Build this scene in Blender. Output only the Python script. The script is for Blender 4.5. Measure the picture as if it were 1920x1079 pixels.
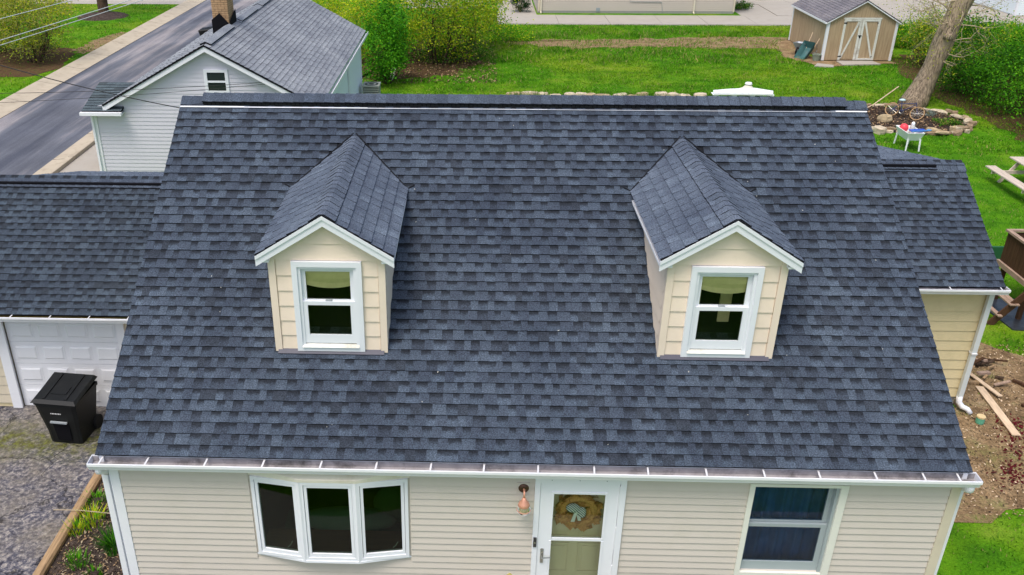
import bpy, math, random
import numpy as np
from mathutils import Vector, Matrix

# ------------------------------------------------------------------ camera, sky, sun, exposure
scene = bpy.context.scene
for o in list(bpy.data.objects):
    bpy.data.objects.remove(o)
COL = scene.collection

cam_data = bpy.data.cameras.new('camera')
cam = bpy.data.objects.new('camera', cam_data)
COL.objects.link(cam)
scene.camera = cam
cam_data.sensor_width = 36.0
cam_data.sensor_fit = 'HORIZONTAL'
cam_data.lens = 1658.68 / 1920 * 36
cam_data.shift_x = 126.18 / 1920
cam_data.shift_y = -1.87 / 1920
cam_data.clip_start = 0.1
cam_data.clip_end = 3000
YAW, PITCH, ROLL = -0.0341, 0.4641, 0.0015
_f = Vector((math.sin(YAW) * math.cos(PITCH), math.cos(YAW) * math.cos(PITCH), -math.sin(PITCH)))
_r = Vector((math.cos(YAW), -math.sin(YAW), 0))
_d = _f.cross(_r)
_right = _r * math.cos(ROLL) + _d * math.sin(ROLL)
_down = -_r * math.sin(ROLL) + _d * math.cos(ROLL)
_m = Matrix((_right, -_down, -_f)).transposed().to_4x4()
_m.translation = Vector((-0.6554, -8.0745, 6.2725 + 3.4))
cam.matrix_world = _m

SUN_EL, SUN_AZ = math.radians(66), math.radians(-148)      # azimuth: direction to the sun, from +Y towards +X
world = bpy.data.worlds.new('World')
scene.world = world
world.use_nodes = True
nt = world.node_tree
nt.nodes.clear()
sky = nt.nodes.new('ShaderNodeTexSky')
sky.sky_type = 'NISHITA'
sky.sun_disc = False
sky.sun_elevation = SUN_EL
sky.sun_rotation = SUN_AZ
sky.air_density = 1.0
sky.dust_density = 4.0
sky.ozone_density = 1.0
bg = nt.nodes.new('ShaderNodeBackground')
bg.inputs['Strength'].default_value = 0.15
wo = nt.nodes.new('ShaderNodeOutputWorld')
nt.links.new(sky.outputs[0], bg.inputs[0])
nt.links.new(bg.outputs[0], wo.inputs[0])

sun_data = bpy.data.lights.new('sun', 'SUN')
sun_data.energy = 1.35
sun_data.angle = math.radians(20)
sun_data.color = (1.0, 0.96, 0.9)
sun = bpy.data.objects.new('sun', sun_data)
COL.objects.link(sun)
_sd = Vector((math.sin(SUN_AZ) * math.cos(SUN_EL), math.cos(SUN_AZ) * math.cos(SUN_EL), math.sin(SUN_EL)))
sun.rotation_euler = _sd.to_track_quat('Z', 'Y').to_euler()
sun.location = (0, 0, 60)

scene.view_settings.view_transform = 'Standard'
scene.view_settings.look = 'None'
scene.view_settings.exposure = 0.55
scene.view_settings.gamma = 1.0
scene.view_settings.use_curve_mapping = False
scene.cycles.use_denoising = True
scene.cycles.max_bounces = 6
scene.cycles.transparent_max_bounces = 12

rnd = random.Random(7)
RS = np.random.RandomState(11)

# ------------------------------------------------------------------ helpers
class MB:
    """collects faces, then links them as one mesh object"""
    def __init__(s):
        s.v, s.f, s.m, s.uv = [], [], [], []
    def face(s, pts, mi=0, uv=None):
        n = len(s.v)
        s.v += [tuple(p) for p in pts]
        s.f.append(tuple(range(n, n + len(pts))))
        s.m.append(mi)
        s.uv.append(uv)
    def idx(s, verts, faces, mi=0):
        n = len(s.v)
        s.v += [tuple(p) for p in verts]
        for f in faces:
            s.f.append(tuple(i + n for i in f))
            s.m.append(mi)
            s.uv.append(None)
    def box(s, x0, x1, y0, y1, z0, z1, mi=0):
        s.idx([(x0, y0, z0), (x1, y0, z0), (x1, y1, z0), (x0, y1, z0), (x0, y0, z1), (x1, y0, z1), (x1, y1, z1), (x0, y1, z1)],
              [(3, 2, 1, 0), (4, 5, 6, 7), (0, 1, 5, 4), (1, 2, 6, 5), (2, 3, 7, 6), (3, 0, 4, 7)], mi)
        return s
    def prism(s, poly, vec, mi=0):
        """poly: 3D points, extruded by vec"""
        n = len(poly)
        q = [tuple(Vector(p) + Vector(vec)) for p in poly]
        fs = [tuple(range(n)), tuple(range(2 * n - 1, n - 1, -1))]
        for i in range(n):
            j = (i + 1) % n
            fs.append((i, i + n, j + n, j))
        s.idx(list(poly) + q, fs, mi)
        return s
    def beam(s, p, q, w, h, up=(0, 0, 1), mi=0):
        p, q = Vector(p), Vector(q)
        d = (q - p).normalized()
        a = d.cross(Vector(up))
        if a.length < 1e-4:
            a = d.cross(Vector((0, 1, 0)))
        a.normalize()
        b = a.cross(d).normalized()
        a, b = a * w / 2, b * h / 2
        s.prism([p - a - b, p + a - b, p + a + b, p - a + b], q - p, mi)
        return s
    def path(s, pts, radii, n=8, mi=0, cap=True):
        pts = [Vector(p) for p in pts]
        if not hasattr(radii, '__len__'):
            radii = [radii] * len(pts)
        base = len(s.v)
        for i, p in enumerate(pts):
            d = (pts[min(i + 1, len(pts) - 1)] - pts[max(i - 1, 0)]).normalized()
            a = d.cross(Vector((0, 0, 1)))
            if a.length < 0.05:
                a = d.cross(Vector((0, 1, 0)))
            a.normalize()
            b = d.cross(a)
            for k in range(n):
                t = 2 * math.pi * k / n
                s.v.append(tuple(p + (a * math.cos(t) + b * math.sin(t)) * radii[i]))
        for i in range(len(pts) - 1):
            for k in range(n):
                j = (k + 1) % n
                s.f.append((base + i * n + k, base + i * n + j, base + (i + 1) * n + j, base + (i + 1) * n + k))
                s.m.append(mi); s.uv.append(None)
        if cap:
            s.f.append(tuple(base + k for k in range(n))[::-1]); s.m.append(mi); s.uv.append(None)
            e = base + (len(pts) - 1) * n
            s.f.append(tuple(e + k for k in range(n))); s.m.append(mi); s.uv.append(None)
        return s
    def tube(s, p, q, r0, r1=None, n=8, mi=0):
        return s.path([p, q], [r0, r0 if r1 is None else r1], n, mi)
    def lathe(s, c, prof, n=16, mi=0, axis='z'):
        base = len(s.v)
        for r, z in prof:
            for k in range(n):
                t = 2 * math.pi * k / n
                a, b = r * math.cos(t), r * math.sin(t)
                s.v.append((c[0] + a, c[1] + b, c[2] + z) if axis == 'z' else ((c[0] + a, c[1] + z, c[2] + b) if axis == 'y' else (c[0] + z, c[1] + a, c[2] + b)))
        for i in range(len(prof) - 1):
            for k in range(n):
                j = (k + 1) % n
                s.f.append((base + i * n + k, base + i * n + j, base + (i + 1) * n + j, base + (i + 1) * n + k))
                s.m.append(mi); s.uv.append(None)
        return s
    def ball(s, c, r, sc=(1, 1, 1), nu=12, nv=8, mi=0, jit=0, rg=None):
        rg = rg or rnd
        base = len(s.v)
        for i in range(nv + 1):
            ph = math.pi * i / nv
            for k in range(nu):
                t = 2 * math.pi * k / nu
                q = r * (1 + (rg.uniform(-jit, jit) if 0 < i < nv else 0))
                s.v.append((c[0] + q * sc[0] * math.sin(ph) * math.cos(t), c[1] + q * sc[1] * math.sin(ph) * math.sin(t), c[2] + q * sc[2] * math.cos(ph)))
        for i in range(nv):
            for k in range(nu):
                j = (k + 1) % nu
                s.f.append((base + i * nu + k, base + (i + 1) * nu + k, base + (i + 1) * nu + j, base + i * nu + j))
                s.m.append(mi); s.uv.append(None)
        return s
    def ring(s, c, u, w, R, r, n=20, m=6, mi=0):
        """torus about centre c in the plane of unit vectors u, w"""
        c, u, w = Vector(c), Vector(u).normalized(), Vector(w).normalized()
        nn = u.cross(w)
        base = len(s.v)
        for i in range(n):
            t = 2 * math.pi * i / n
            d = u * math.cos(t) + w * math.sin(t)
            for k in range(m):
                q = 2 * math.pi * k / m
                s.v.append(tuple(c + d * (R + r * math.cos(q)) + nn * r * math.sin(q)))
        for i in range(n):
            for k in range(m):
                a, b = i * m, ((i + 1) % n) * m
                j = (k + 1) % m
                s.f.append((base + a + k, base + b + k, base + b + j, base + a + j)); s.m.append(mi); s.uv.append(None)
        return s
    def mesh(s, name, mats, smooth=False):
        me = bpy.data.meshes.new(name)
        me.from_pydata(s.v, [], s.f)
        for m in (mats if isinstance(mats, (list, tuple)) else [mats]):
            me.materials.append(m)
        me.polygons.foreach_set('material_index', s.m)
        if any(u is not None for u in s.uv):
            lay = me.uv_layers.new(name='UVMap')
            flat = []
            for f, u in zip(s.f, s.uv):
                for i in range(len(f)):
                    flat += list(u[i]) if u is not None else [0.5, 0.3]
            lay.data.foreach_set('uv', flat)
        if smooth:
            me.polygons.foreach_set('use_smooth', [True] * len(me.polygons))
        me.update()
        return me
    def build(s, name, mats, parent=None, smooth=False, loc=None, world=True):
        """world: the coordinates collected are world coordinates (roots are unrotated then)"""
        off = Vector((0, 0, 0))
        if parent is not None and world:
            p = parent
            while p is not None:
                off += p.location
                p = p.parent
        if loc is not None and parent is None and world:
            off = Vector(loc)
        if off.length > 0:
            s.v = [(a - off.x, b - off.y, c - off.z) for a, b, c in s.v]
        me = s.mesh(name, mats, smooth)
        o = bpy.data.objects.new(name, me)
        COL.objects.link(o)
        if parent is not None:
            o.parent = parent
        if loc is not None:
            o.location = loc
        return o

def tag(o, label=None, cat=None, group=None, kind=None):
    if label: o['label'] = label
    if cat: o['category'] = cat
    if group: o['group'] = group
    if kind: o['kind'] = kind
    return o

def thing(name, label, cat, loc=(0, 0, 0), rz=0, group=None):
    o = bpy.data.objects.new(name, None)
    COL.objects.link(o)
    o.location = loc
    o.rotation_euler = (0, 0, rz)
    return tag(o, label, cat, group)

def structure(o):
    o['kind'] = 'structure'
    return o

def stuff(o, label=None, cat=None):
    return tag(o, label, cat, None, 'stuff')

def copy_tree(o, parent=None):
    c = o.copy()
    COL.objects.link(c)
    if parent is not None:
        c.parent = parent
    for ch in [x for x in bpy.data.objects if x.parent == o]:
        copy_tree(ch, c)
    return c

# ------------------------------------------------------------------ materials
MATS = {}
def lin(r, g, b):
    return tuple(((c / 255) / 12.92 if c / 255 <= 0.04045 else ((c / 255 + 0.055) / 1.055) ** 2.4) for c in (r, g, b)) + (1,)

class NT:
    def __init__(s, name):
        s.mat = bpy.data.materials.new(name)
        s.mat.use_nodes = True
        s.t = s.mat.node_tree
        s.b = s.t.nodes['Principled BSDF']
        MATS[name] = s.mat
    def n(s, typ, **kw):
        x = s.t.nodes.new(typ)
        for k, v in kw.items():
            if k in x.inputs.keys() if not hasattr(x, k) else False:
                x.inputs[k].default_value = v
            else:
                setattr(x, k, v)
        return x
    def l(s, a, b):
        s.t.links.new(a, b)
    def pos(s):
        return s.n('ShaderNodeNewGeometry').outputs['Position']
    def noise(s, scale, detail=3, rough=0.55, vec=None, stretch=None):
        x = s.n('ShaderNodeTexNoise')
        x.inputs['Scale'].default_value = scale
        x.inputs['Detail'].default_value = detail
        x.inputs['Roughness'].default_value = rough
        v = vec or s.pos()
        if stretch:
            mp = s.n('ShaderNodeMapping')
            mp.inputs['Scale'].default_value = stretch
            s.l(v, mp.inputs['Vector'])
            v = mp.outputs[0]
        s.l(v, x.inputs['Vector'])
        return x.outputs['Fac']
    def ramp(s, fac, stops):
        x = s.n('ShaderNodeValToRGB')
        cr = x.color_ramp
        while len(cr.elements) < len(stops):
            cr.elements.new(0.5)
        for e, (p, c) in zip(cr.elements, stops):
            e.position = p
            e.color = c if len(c) == 4 else tuple(c) + (1,)
        s.l(fac, x.inputs['Fac'])
        return x.outputs['Color']
    def mix(s, fac, a, b, mode='MIX'):
        x = s.n('ShaderNodeMix', data_type='RGBA', blend_type=mode)
        for val, sock in ((fac, x.inputs[0]), (a, x.inputs[6]), (b, x.inputs[7])):
            if hasattr(val, 'is_output'):
                s.l(val, sock)
            elif isinstance(val, (int, float)):
                sock.default_value = val
            else:
                sock.default_value = val if len(val) == 4 else tuple(val) + (1,)
        return x.outputs[2]
    def bump(s, h, strength=0.3, dist=0.01):
        x = s.n('ShaderNodeBump')
        x.inputs['Strength'].default_value = strength
        x.inputs['Distance'].default_value = dist
        s.l(h, x.inputs['Height'])
        s.l(x.outputs[0], s.b.inputs['Normal'])
    def done(s, col, rough=0.6, spec=0.3, metal=0):
        if hasattr(col, 'is_output'):
            s.l(col, s.b.inputs['Base Color'])
        else:
            s.b.inputs['Base Color'].default_value = col if len(col) == 4 else tuple(col) + (1,)
        s.b.inputs['Roughness'].default_value = rough
        s.b.inputs['Specular IOR Level'].default_value = spec
        s.b.inputs['Metallic'].default_value = metal
        return s.mat

def g3(c, k):
    return (min(c[0] * k, 1), min(c[1] * k, 1), min(c[2] * k, 1), 1)

def plain(name, c, rough=0.6, spec=0.3, var=0.12, scale=6, dirt=None, dirt_amt=0.5, bump=0, bscale=60, metal=0):
    m = NT(name)
    col = m.mix(m.noise(scale, 4), g3(c, 1 - var), g3(c, 1 + var))
    if dirt is not None:
        d = m.ramp(m.noise(2.3, 6, 0.7), [(0.5, (0, 0, 0)), (0.75, (dirt_amt,) * 3)])
        col = m.mix(d, col, dirt)
    if bump:
        m.bump(m.noise(bscale, 3), bump)
    return m.done(col, rough, spec, metal)

def shingle_mat(name, top, bot, grain=0.68, rough=0.92):
    m = NT(name)
    uv = m.n('ShaderNodeTexCoord').outputs['UV']
    sep = m.n('ShaderNodeSeparateXYZ')
    m.l(uv, sep.inputs[0])
    nz = m.noise(24, 2)
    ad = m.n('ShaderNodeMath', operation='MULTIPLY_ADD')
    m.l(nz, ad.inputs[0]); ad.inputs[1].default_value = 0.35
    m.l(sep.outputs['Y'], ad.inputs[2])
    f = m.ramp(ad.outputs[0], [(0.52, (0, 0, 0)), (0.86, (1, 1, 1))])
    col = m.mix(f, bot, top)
    gr = m.ramp(m.noise(70, 3, 0.8), [(0.32, (1 - grain,) * 3), (0.52, (1, 1, 1)), (0.72, (1 + grain * 1.5,) * 3)])
    col = m.mix(1.0, col, gr, 'MULTIPLY')
    pt = m.ramp(m.noise(0.9, 4, 0.6), [(0.3, (0.78, 0.79, 0.82)), (0.7, (1.2, 1.19, 1.16))])
    col = m.mix(1.0, col, pt, 'MULTIPLY')
    sk = m.ramp(m.noise(1.0, 4, 0.6, stretch=(5, .35, .35)), [(0.35, (0.9, 0.9, 0.91)), (0.65, (1.08, 1.08, 1.07))])
    col = m.mix(1.0, col, sk, 'MULTIPLY')
    m.bump(m.noise(110, 2), 0.5, 0.004)
    return m.done(col, rough, 0.25)

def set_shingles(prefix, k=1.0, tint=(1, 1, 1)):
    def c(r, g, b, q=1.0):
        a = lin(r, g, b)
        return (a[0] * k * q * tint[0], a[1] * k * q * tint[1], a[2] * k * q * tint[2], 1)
    tooth = [shingle_mat(prefix + '_slate', c(61, 69, 81), c(65, 73, 85)),
             shingle_mat(prefix + '_light', c(67, 76, 88), c(72, 81, 93)),
             shingle_mat(prefix + '_dark', c(49, 54, 63), c(52, 58, 67)),
             shingle_mat(prefix + '_mid', c(58, 65, 77), c(61, 69, 81))]
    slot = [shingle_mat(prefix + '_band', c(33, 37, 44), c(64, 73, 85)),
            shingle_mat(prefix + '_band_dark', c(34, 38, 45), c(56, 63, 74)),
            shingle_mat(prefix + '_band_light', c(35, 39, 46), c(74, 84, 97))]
    return tooth, slot

M_EDGE = plain('asphalt_cut_edge', (0.012, 0.013, 0.016), 0.95, 0.1)
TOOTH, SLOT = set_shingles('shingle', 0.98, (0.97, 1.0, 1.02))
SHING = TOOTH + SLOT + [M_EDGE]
M_CAPS = [shingle_mat('ridge_cap%d' % k, lin(*a), lin(*b)) for k, (a, b) in enumerate((((60, 68, 80), (66, 75, 88)), ((63, 72, 84), (70, 79, 92)), ((56, 64, 76), (63, 71, 84)), ((62, 70, 83), (74, 84, 98))))]
M_CAP = M_CAPS[0]
M_WHITE = plain('white_trim', (0.78, 0.79, 0.82), 0.45, 0.4, 0.03, 3, (0.45, 0.45, 0.40, 1), 0.12)
M_WHITE2 = plain('white_vinyl_frame', (0.76, 0.78, 0.82), 0.35, 0.45, 0.03, 4)
M_WHITE_OLD = plain('weathered_white_sill', (0.72, 0.72, 0.66), 0.6, 0.3, 0.06, 9, (0.30, 0.27, 0.18, 1), 0.8)
M_SIDE = plain('beige_vinyl_siding', (0.565, 0.515, 0.455), 0.55, 0.3, 0.04, 1.2, (0.40, 0.38, 0.28, 1), 0.22)
M_DORM = plain('cream_aluminium_siding', (0.81, 0.68, 0.55), 0.5, 0.3, 0.03, 2, (0.55, 0.46, 0.32, 1), 0.25)
M_TAN = plain('tan_wing_siding', (0.66, 0.56, 0.34), 0.55, 0.3, 0.05, 1.5, (0.40, 0.34, 0.18, 1), 0.35)
M_TRIMTAN = plain('tan_corner_trim', (0.62, 0.55, 0.42), 0.5, 0.3, 0.04, 3, (0.4, 0.36, 0.28, 1), 0.3)
M_GUTIN = plain('dirty_gutter_inside', (0.34, 0.32, 0.33), 0.9, 0.1, 0.5, 7, (0.03, 0.026, 0.022, 1), 1.0)
M_GREYMET = plain('grey_painted_metal', (0.30, 0.33, 0.35), 0.45, 0.4, 0.06)
M_BLACKP = plain('black_plastic', (0.007, 0.008, 0.009), 0.5, 0.25, 0.3, 5, (0.03, 0.03, 0.028, 1), .4)
M_BLACK = plain('ridge_vent_black', (0.006, 0.006, 0.008), 0.8, 0.1)
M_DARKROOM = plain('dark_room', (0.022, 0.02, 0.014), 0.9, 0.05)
M_STEEL = plain('bare_steel', (0.5, 0.5, 0.5), 0.35, 0.5, 0.1, 8, metal=0.8)
M_CHROME = plain('brushed_nickel', (0.35, 0.35, 0.33), 0.3, 0.5, 0.1, 8, metal=0.9)
M_COPPER = plain('copper_pink_metal', (0.62, 0.30, 0.20), 0.38, 0.5, 0.1, 8, metal=0.35)
M_BRONZE = plain('dark_bronze', (0.10, 0.05, 0.03), 0.4, 0.5, metal=0.5)
M_CONC = plain('concrete', (0.37, 0.34, 0.295), 0.9, 0.1, 0.10, 1.1, (0.30, 0.27, 0.22, 1), 0.5, 0.15, 40)
M_KERB = plain('kerb_concrete', (0.44, 0.38, 0.29), 0.9, 0.1, 0.12, 1.4, (0.26, 0.21, 0.15, 1), 0.6, 0.15, 40)
M_FOUND = plain('foundation_block', (0.30, 0.29, 0.27), 0.9, 0.1, 0.1)
M_BULB = plain('white_bulb', (0.85, 0.85, 0.8), 0.3, 0.4, 0.02)

def glass_mat(name, tint, refl=0.06, trans=1.0, rough=0.02):
    """thin window pane: clear with a Fresnel reflection"""
    m = NT(name)
    t = m.t
    t.nodes.remove(m.b)
    tr = m.n('ShaderNodeBsdfTransparent')
    tr.inputs[0].default_value = tuple(tint) + (1,)
    gl = m.n('ShaderNodeBsdfGlossy')
    gl.inputs['Roughness'].default_value = rough
    gl.inputs['Color'].default_value = (0.9, 0.95, 1, 1)
    fr = m.n('ShaderNodeFresnel')
    fr.inputs['IOR'].default_value = 1.16 + refl
    mx = m.n('ShaderNodeMixShader')
    m.l(fr.outputs[0], mx.inputs[0])
    m.l(tr.outputs[0], mx.inputs[1])
    m.l(gl.outputs[0], mx.inputs[2])
    out = [x for x in t.nodes if x.type == 'OUTPUT_MATERIAL'][0]
    m.l(mx.outputs[0], out.inputs[0])
    return m.mat
M_GLASS = glass_mat('window_glass', (0.88, 0.90, 0.82))
M_GLASS_BAY = glass_mat('bay_glass', (0.62, 0.66, 0.56))
M_GLASS_BLUE = glass_mat('blue_window_screen_glass', (0.72, 0.82, 0.90))
M_GLASS_CLEAR = glass_mat('storm_door_glass', (0.93, 0.95, 0.88))
M_GLASS_LAMP = glass_mat('lantern_glass', (0.9, 0.85, 0.7), 0.2)

def wood(name, c, var=0.3, sc=(3, 3, 40), rough=0.8, dirt=None):
    m = NT(name)
    a = m.noise(1.0, 5, 0.6, stretch=sc)
    col = m.ramp(a, [(0.25, g3(c, 1 - var)), (0.5, c), (0.75, g3(c, 1 + var))])
    if dirt:
        col = m.mix(m.ramp(m.noise(3, 5, 0.7), [(0.5, (0, 0, 0)), (0.75, (0.6, 0.6, 0.6))]), col, dirt)
    m.bump(a, 0.25, 0.004)
    return m.done(col, rough, 0.2)
M_TIMBER = wood('weathered_timber', (0.33, 0.22, 0.12), 0.4, (30, 3, 30), dirt=(0.12, 0.08, 0.05, 1))
M_PINE = wood('pale_pine', (0.62, 0.47, 0.32), 0.25, (20, 4, 20))
M_PICNIC = wood('grey_picnic_wood', (0.52, 0.44, 0.36), 0.22, (25, 3, 25))
M_DECKB = wood('brown_stained_boards', (0.075, 0.038, 0.02), 0.35, (25, 25, 3))
M_DECKR = wood('faded_rail_wood', (0.34, 0.24, 0.18), 0.3, (25, 4, 25))
M_BARK = None

# ------------------------------------------------------------------ ground materials
def grass_col(m, k):
    a = m.noise(0.16, 5, 0.62)
    b = m.noise(1.1, 5, 0.65)
    c = m.noise(26, 3, 0.7)
    col = m.ramp(b, [(0.28, (0.035 * k, 0.13 * k, 0.006)), (0.47, (0.075 * k, 0.23 * k, 0.007)), (0.66, (0.12 * k, 0.30 * k, 0.009)), (0.8, (0.19 * k, 0.32 * k, 0.02))])
    col2 = m.ramp(b, [(0.32, (0.08 * k, 0.19 * k, 0.008)), (0.5, (0.17 * k, 0.30 * k, 0.010)), (0.72, (0.27 * k, 0.32 * k, 0.045))])
    col = m.mix(m.ramp(a, [(0.46, (0, 0, 0)), (0.64, (1, 1, 1))]), col, col2)
    return m.mix(1.0, col, m.ramp(c, [(0.3, (0.62, 0.62, 0.62)), (0.7, (1.3, 1.3, 1.27))]), 'MULTIPLY')

def grass_mat(name, k, tint=(1, 1, 1)):
    m = NT(name)
    col = m.mix(1.0, grass_col(m, k), tint, 'MULTIPLY')
    m.done(col, 0.7, 0.1)
    t = m.n('ShaderNodeBsdfTranslucent'); m.l(col, t.inputs[0])
    mx = m.n('ShaderNodeMixShader'); mx.inputs[0].default_value = 0.35
    out = [x for x in m.t.nodes if x.type == 'OUTPUT_MATERIAL'][0]
    m.l(m.b.outputs[0], mx.inputs[1]); m.l(t.outputs[0], mx.inputs[2]); m.l(mx.outputs[0], out.inputs[0])
    return m.mat

def ground_mats():
    m = NT('lawn_grass')
    m.done(grass_col(m, 0.88), 0.95, 0.05)
    m.bump(m.noise(30, 3, 0.7), 0.8, 0.04)

    m = NT('bare_soil')
    b = m.noise(2.2, 6, 0.65)
    c = m.noise(26, 4, 0.7)
    col = m.ramp(b, [(0.3, (0.13, 0.085, 0.045)), (0.5, (0.28, 0.19, 0.105)), (0.72, (0.41, 0.30, 0.18))])
    col = m.mix(1.0, col, m.ramp(c, [(0.3, (0.5, 0.5, 0.5)), (0.7, (1.35, 1.35, 1.35))]), 'MULTIPLY')
    gp = m.ramp(m.noise(1.1, 6, 0.75), [(0.52, (0, 0, 0)), (0.68, (0.75, 0.75, 0.75))])
    col = m.mix(gp, col, (0.12, 0.16, 0.03))
    m.bump(c, 0.8, 0.04)
    m.done(col, 0.95, 0.05)

    m = NT('dark_mulch')
    b = m.noise(7, 5, 0.7)
    c = m.noise(38, 3, 0.75)
    col = m.ramp(b, [(0.3, (0.035, 0.025, 0.022)), (0.55, (0.085, 0.065, 0.055)), (0.75, (0.16, 0.12, 0.10))])
    col = m.mix(1.0, col, m.ramp(c, [(0.3, (0.4, 0.4, 0.4)), (0.7, (1.6, 1.6, 1.6))]), 'MULTIPLY')
    m.bump(c, 1.0, 0.05)
    m.done(col, 0.95, 0.05)

    m = NT('leaf_litter')
    b = m.noise(5, 5, 0.7)
    c = m.noise(30, 3, 0.75)
    col = m.ramp(b, [(0.3, (0.05, 0.03, 0.02)), (0.52, (0.13, 0.075, 0.04)), (0.62, (0.07, 0.09, 0.02)), (0.78, (0.22, 0.15, 0.09))])
    col = m.mix(1.0, col, m.ramp(c, [(0.3, (0.45, 0.45, 0.45)), (0.7, (1.5, 1.5, 1.5))]), 'MULTIPLY')
    m.bump(c, 1.0, 0.05)
    m.done(col, 0.95, 0.05)

    m = NT('road_asphalt')
    a = m.noise(1.0, 5, 0.6, stretch=(1.0, 0.06, 1))
    c = m.noise(45, 3, 0.7)
    col = m.ramp(a, [(0.36, (0.075, 0.082, 0.105)), (0.50, (0.125, 0.132, 0.155)), (0.62, (0.27, 0.25, 0.255))])
    wh = m.ramp(m.noise(0.28, 4, 0.6), [(0.4, (0.85, 0.85, 0.85)), (0.65, (1.12, 1.12, 1.12))])
    col = m.mix(1.0, col, wh, 'MULTIPLY')
    col = m.mix(1.0, col, m.ramp(c, [(0.3, (0.75, 0.75, 0.75)), (0.7, (1.25, 1.25, 1.25))]), 'MULTIPLY')
    m.bump(c, 0.4, 0.01)
    m.done(col, 0.9, 0.15)

    m = NT('crumbled_driveway')
    c = m.n('ShaderNodeTexVoronoi')
    c.inputs['Scale'].default_value = 26
    m.l(m.pos(), c.inputs['Vector'])
    b = m.noise(13, 4, 0.75)
    col = m.ramp(b, [(0.32, (0.022, 0.022, 0.03)), (0.48, (0.09, 0.09, 0.115)), (0.58, (0.24, 0.22, 0.21)), (0.74, (0.50, 0.46, 0.40))])
    big = m.ramp(m.noise(0.75, 5, 0.7), [(0.42, (0, 0, 0)), (0.62, (0.75, 0.75, 0.75))])
    col2 = m.ramp(m.noise(9, 5, 0.8), [(0.3, (0.05, 0.042, 0.032)), (0.5, (0.19, 0.165, 0.13)), (0.7, (0.42, 0.38, 0.31))])
    col = m.mix(big, col, col2)
    sep = m.n('ShaderNodeSeparateXYZ')
    m.l(m.pos(), sep.inputs[0])
    # moss keeps to the joint along the garage apron
    ym = m.n('ShaderNodeMath', operation='SUBTRACT'); m.l(sep.outputs['Y'], ym.inputs[0]); ym.inputs[1].default_value = 4.75
    ya = m.n('ShaderNodeMath', operation='ABSOLUTE'); m.l(ym.outputs[0], ya.inputs[0])
    near = m.ramp(ya.outputs[0], [(0.10, (1, 1, 1)), (0.75, (0, 0, 0))])
    ms = m.mix(1.0, near, m.ramp(m.noise(4, 5, 0.7), [(0.38, (0.15, 0.15, 0.15)), (0.6, (1, 1, 1))]), 'MULTIPLY')
    col = m.mix(ms, col, m.ramp(m.noise(15, 4, 0.7), [(0.35, (0.05, 0.045, 0.015)), (0.65, (0.15, 0.16, 0.03))]))
    pm = m.ramp(m.noise(0.8, 4, 0.6, stretch=(1, 1, 1)), [(0.64, (0, 0, 0)), (0.70, (0.8, 0.8, 0.8))])
    col = m.mix(pm, col, (0.10, 0.11, 0.03))
    cr = m.n('ShaderNodeTexVoronoi'); cr.feature = 'DISTANCE_TO_EDGE'; cr.inputs['Scale'].default_value = 0.8
    wv = m.n('ShaderNodeVectorMath', operation='ADD')
    nn = m.n('ShaderNodeTexNoise'); nn.inputs['Scale'].default_value = 2.5; nn.inputs['Detail'].default_value = 5
    m.l(m.pos(), nn.inputs['Vector']); m.l(m.pos(), wv.inputs[0]); m.l(nn.outputs['Color'], wv.inputs[1])
    m.l(wv.outputs[0], cr.inputs['Vector'])
    ck = m.ramp(cr.outputs['Distance'], [(0.0, (0.25, 0.25, 0.25)), (0.025, (1, 1, 1))])
    col = m.mix(1.0, col, ck, 'MULTIPLY')
    m.bump(b, 0.9, 0.03)
    m.done(col, 0.92, 0.15)
ground_mats()

def outline(pts, jit=0.0, step=0.6, seed=0):
    """resample a closed ground outline and roughen it"""
    r = random.Random(seed)
    out = []
    n = len(pts)
    for i in range(n):
        a, b = Vector(pts[i]), Vector(pts[(i + 1) % n])
        k = max(1, int((b - a).length / step))
        for j in range(k):
            p = a + (b - a) * (j / k)
            out.append((p.x + r.uniform(-jit, jit), p.y + r.uniform(-jit, jit)))
    return out

def sheet(name, pts, z, mat, jit=0.0, step=0.6, seed=0):
    mb = MB()
    o = outline(pts, jit, step, seed) if jit else pts
    mb.face([(x, y, z) for x, y in o])
    return structure(mb.build(name, MATS[mat] if isinstance(mat, str) else mat))

# ------------------------------------------------------------------ the ground, road, kerbs, pavements
sheet('lawn_ground', [(-900, -60), (900, -60), (900, 1500), (-900, 1500)], 0.0, 'lawn_grass')
sheet('road', [(-19.3, -60), (-15.05, -60), (-15.05, 300), (-19.3, 300)], 0.008, 'road_asphalt')

def kerb_run(name, x0, x1, y0, y1, step, face):
    k = MB()
    k.box(x0, x1, y0, y1, -0.1, 0.02)
    base = structure(k.build(name, plain(name + '_joint', (0.07, 0.06, 0.05), 0.95, 0.05)))
    pl = []
    y = y0
    protos = {}
    while y < y1 - 0.1:
        L = min(step, y1 - y)
        key = round(L, 2)
        if key not in protos:
            q = MB()
            g = 0.025
            if face > 0:     # road lies on the +x side: gutter pan slopes down to it
                poly = [(x0, g, 0.02), (x1, g, 0.024), (x1 - 0.45, g, 0.05), (x0 + 0.22, g, 0.13), (x0 + 0.05, g, 0.15), (x0, g, 0.14)]
            else:
                poly = [(x0, g, 0.02), (x1, g, 0.02), (x1, g, 0.14), (x1 - 0.05, g, 0.15), (x1 - 0.22, g, 0.13), (x0 + 0.45, g, 0.05)]
            q.prism(poly, (0, L - 2 * g, 0))
            protos[key] = q.mesh('kerb_stone', M_KERB)
        o = bpy.data.objects.new('kerb_stone', protos[key])
        COL.objects.link(o)
        o.parent = base
        o.location = (0, y, 0)
        y += step
    return base
kerb_run('kerb', -20.35, -19.3, 16, 58, 3.0, 1)
kerb_run('roadside_kerb', -15.05, -14.3, 17.5, 58, 3.0, -1)
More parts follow.
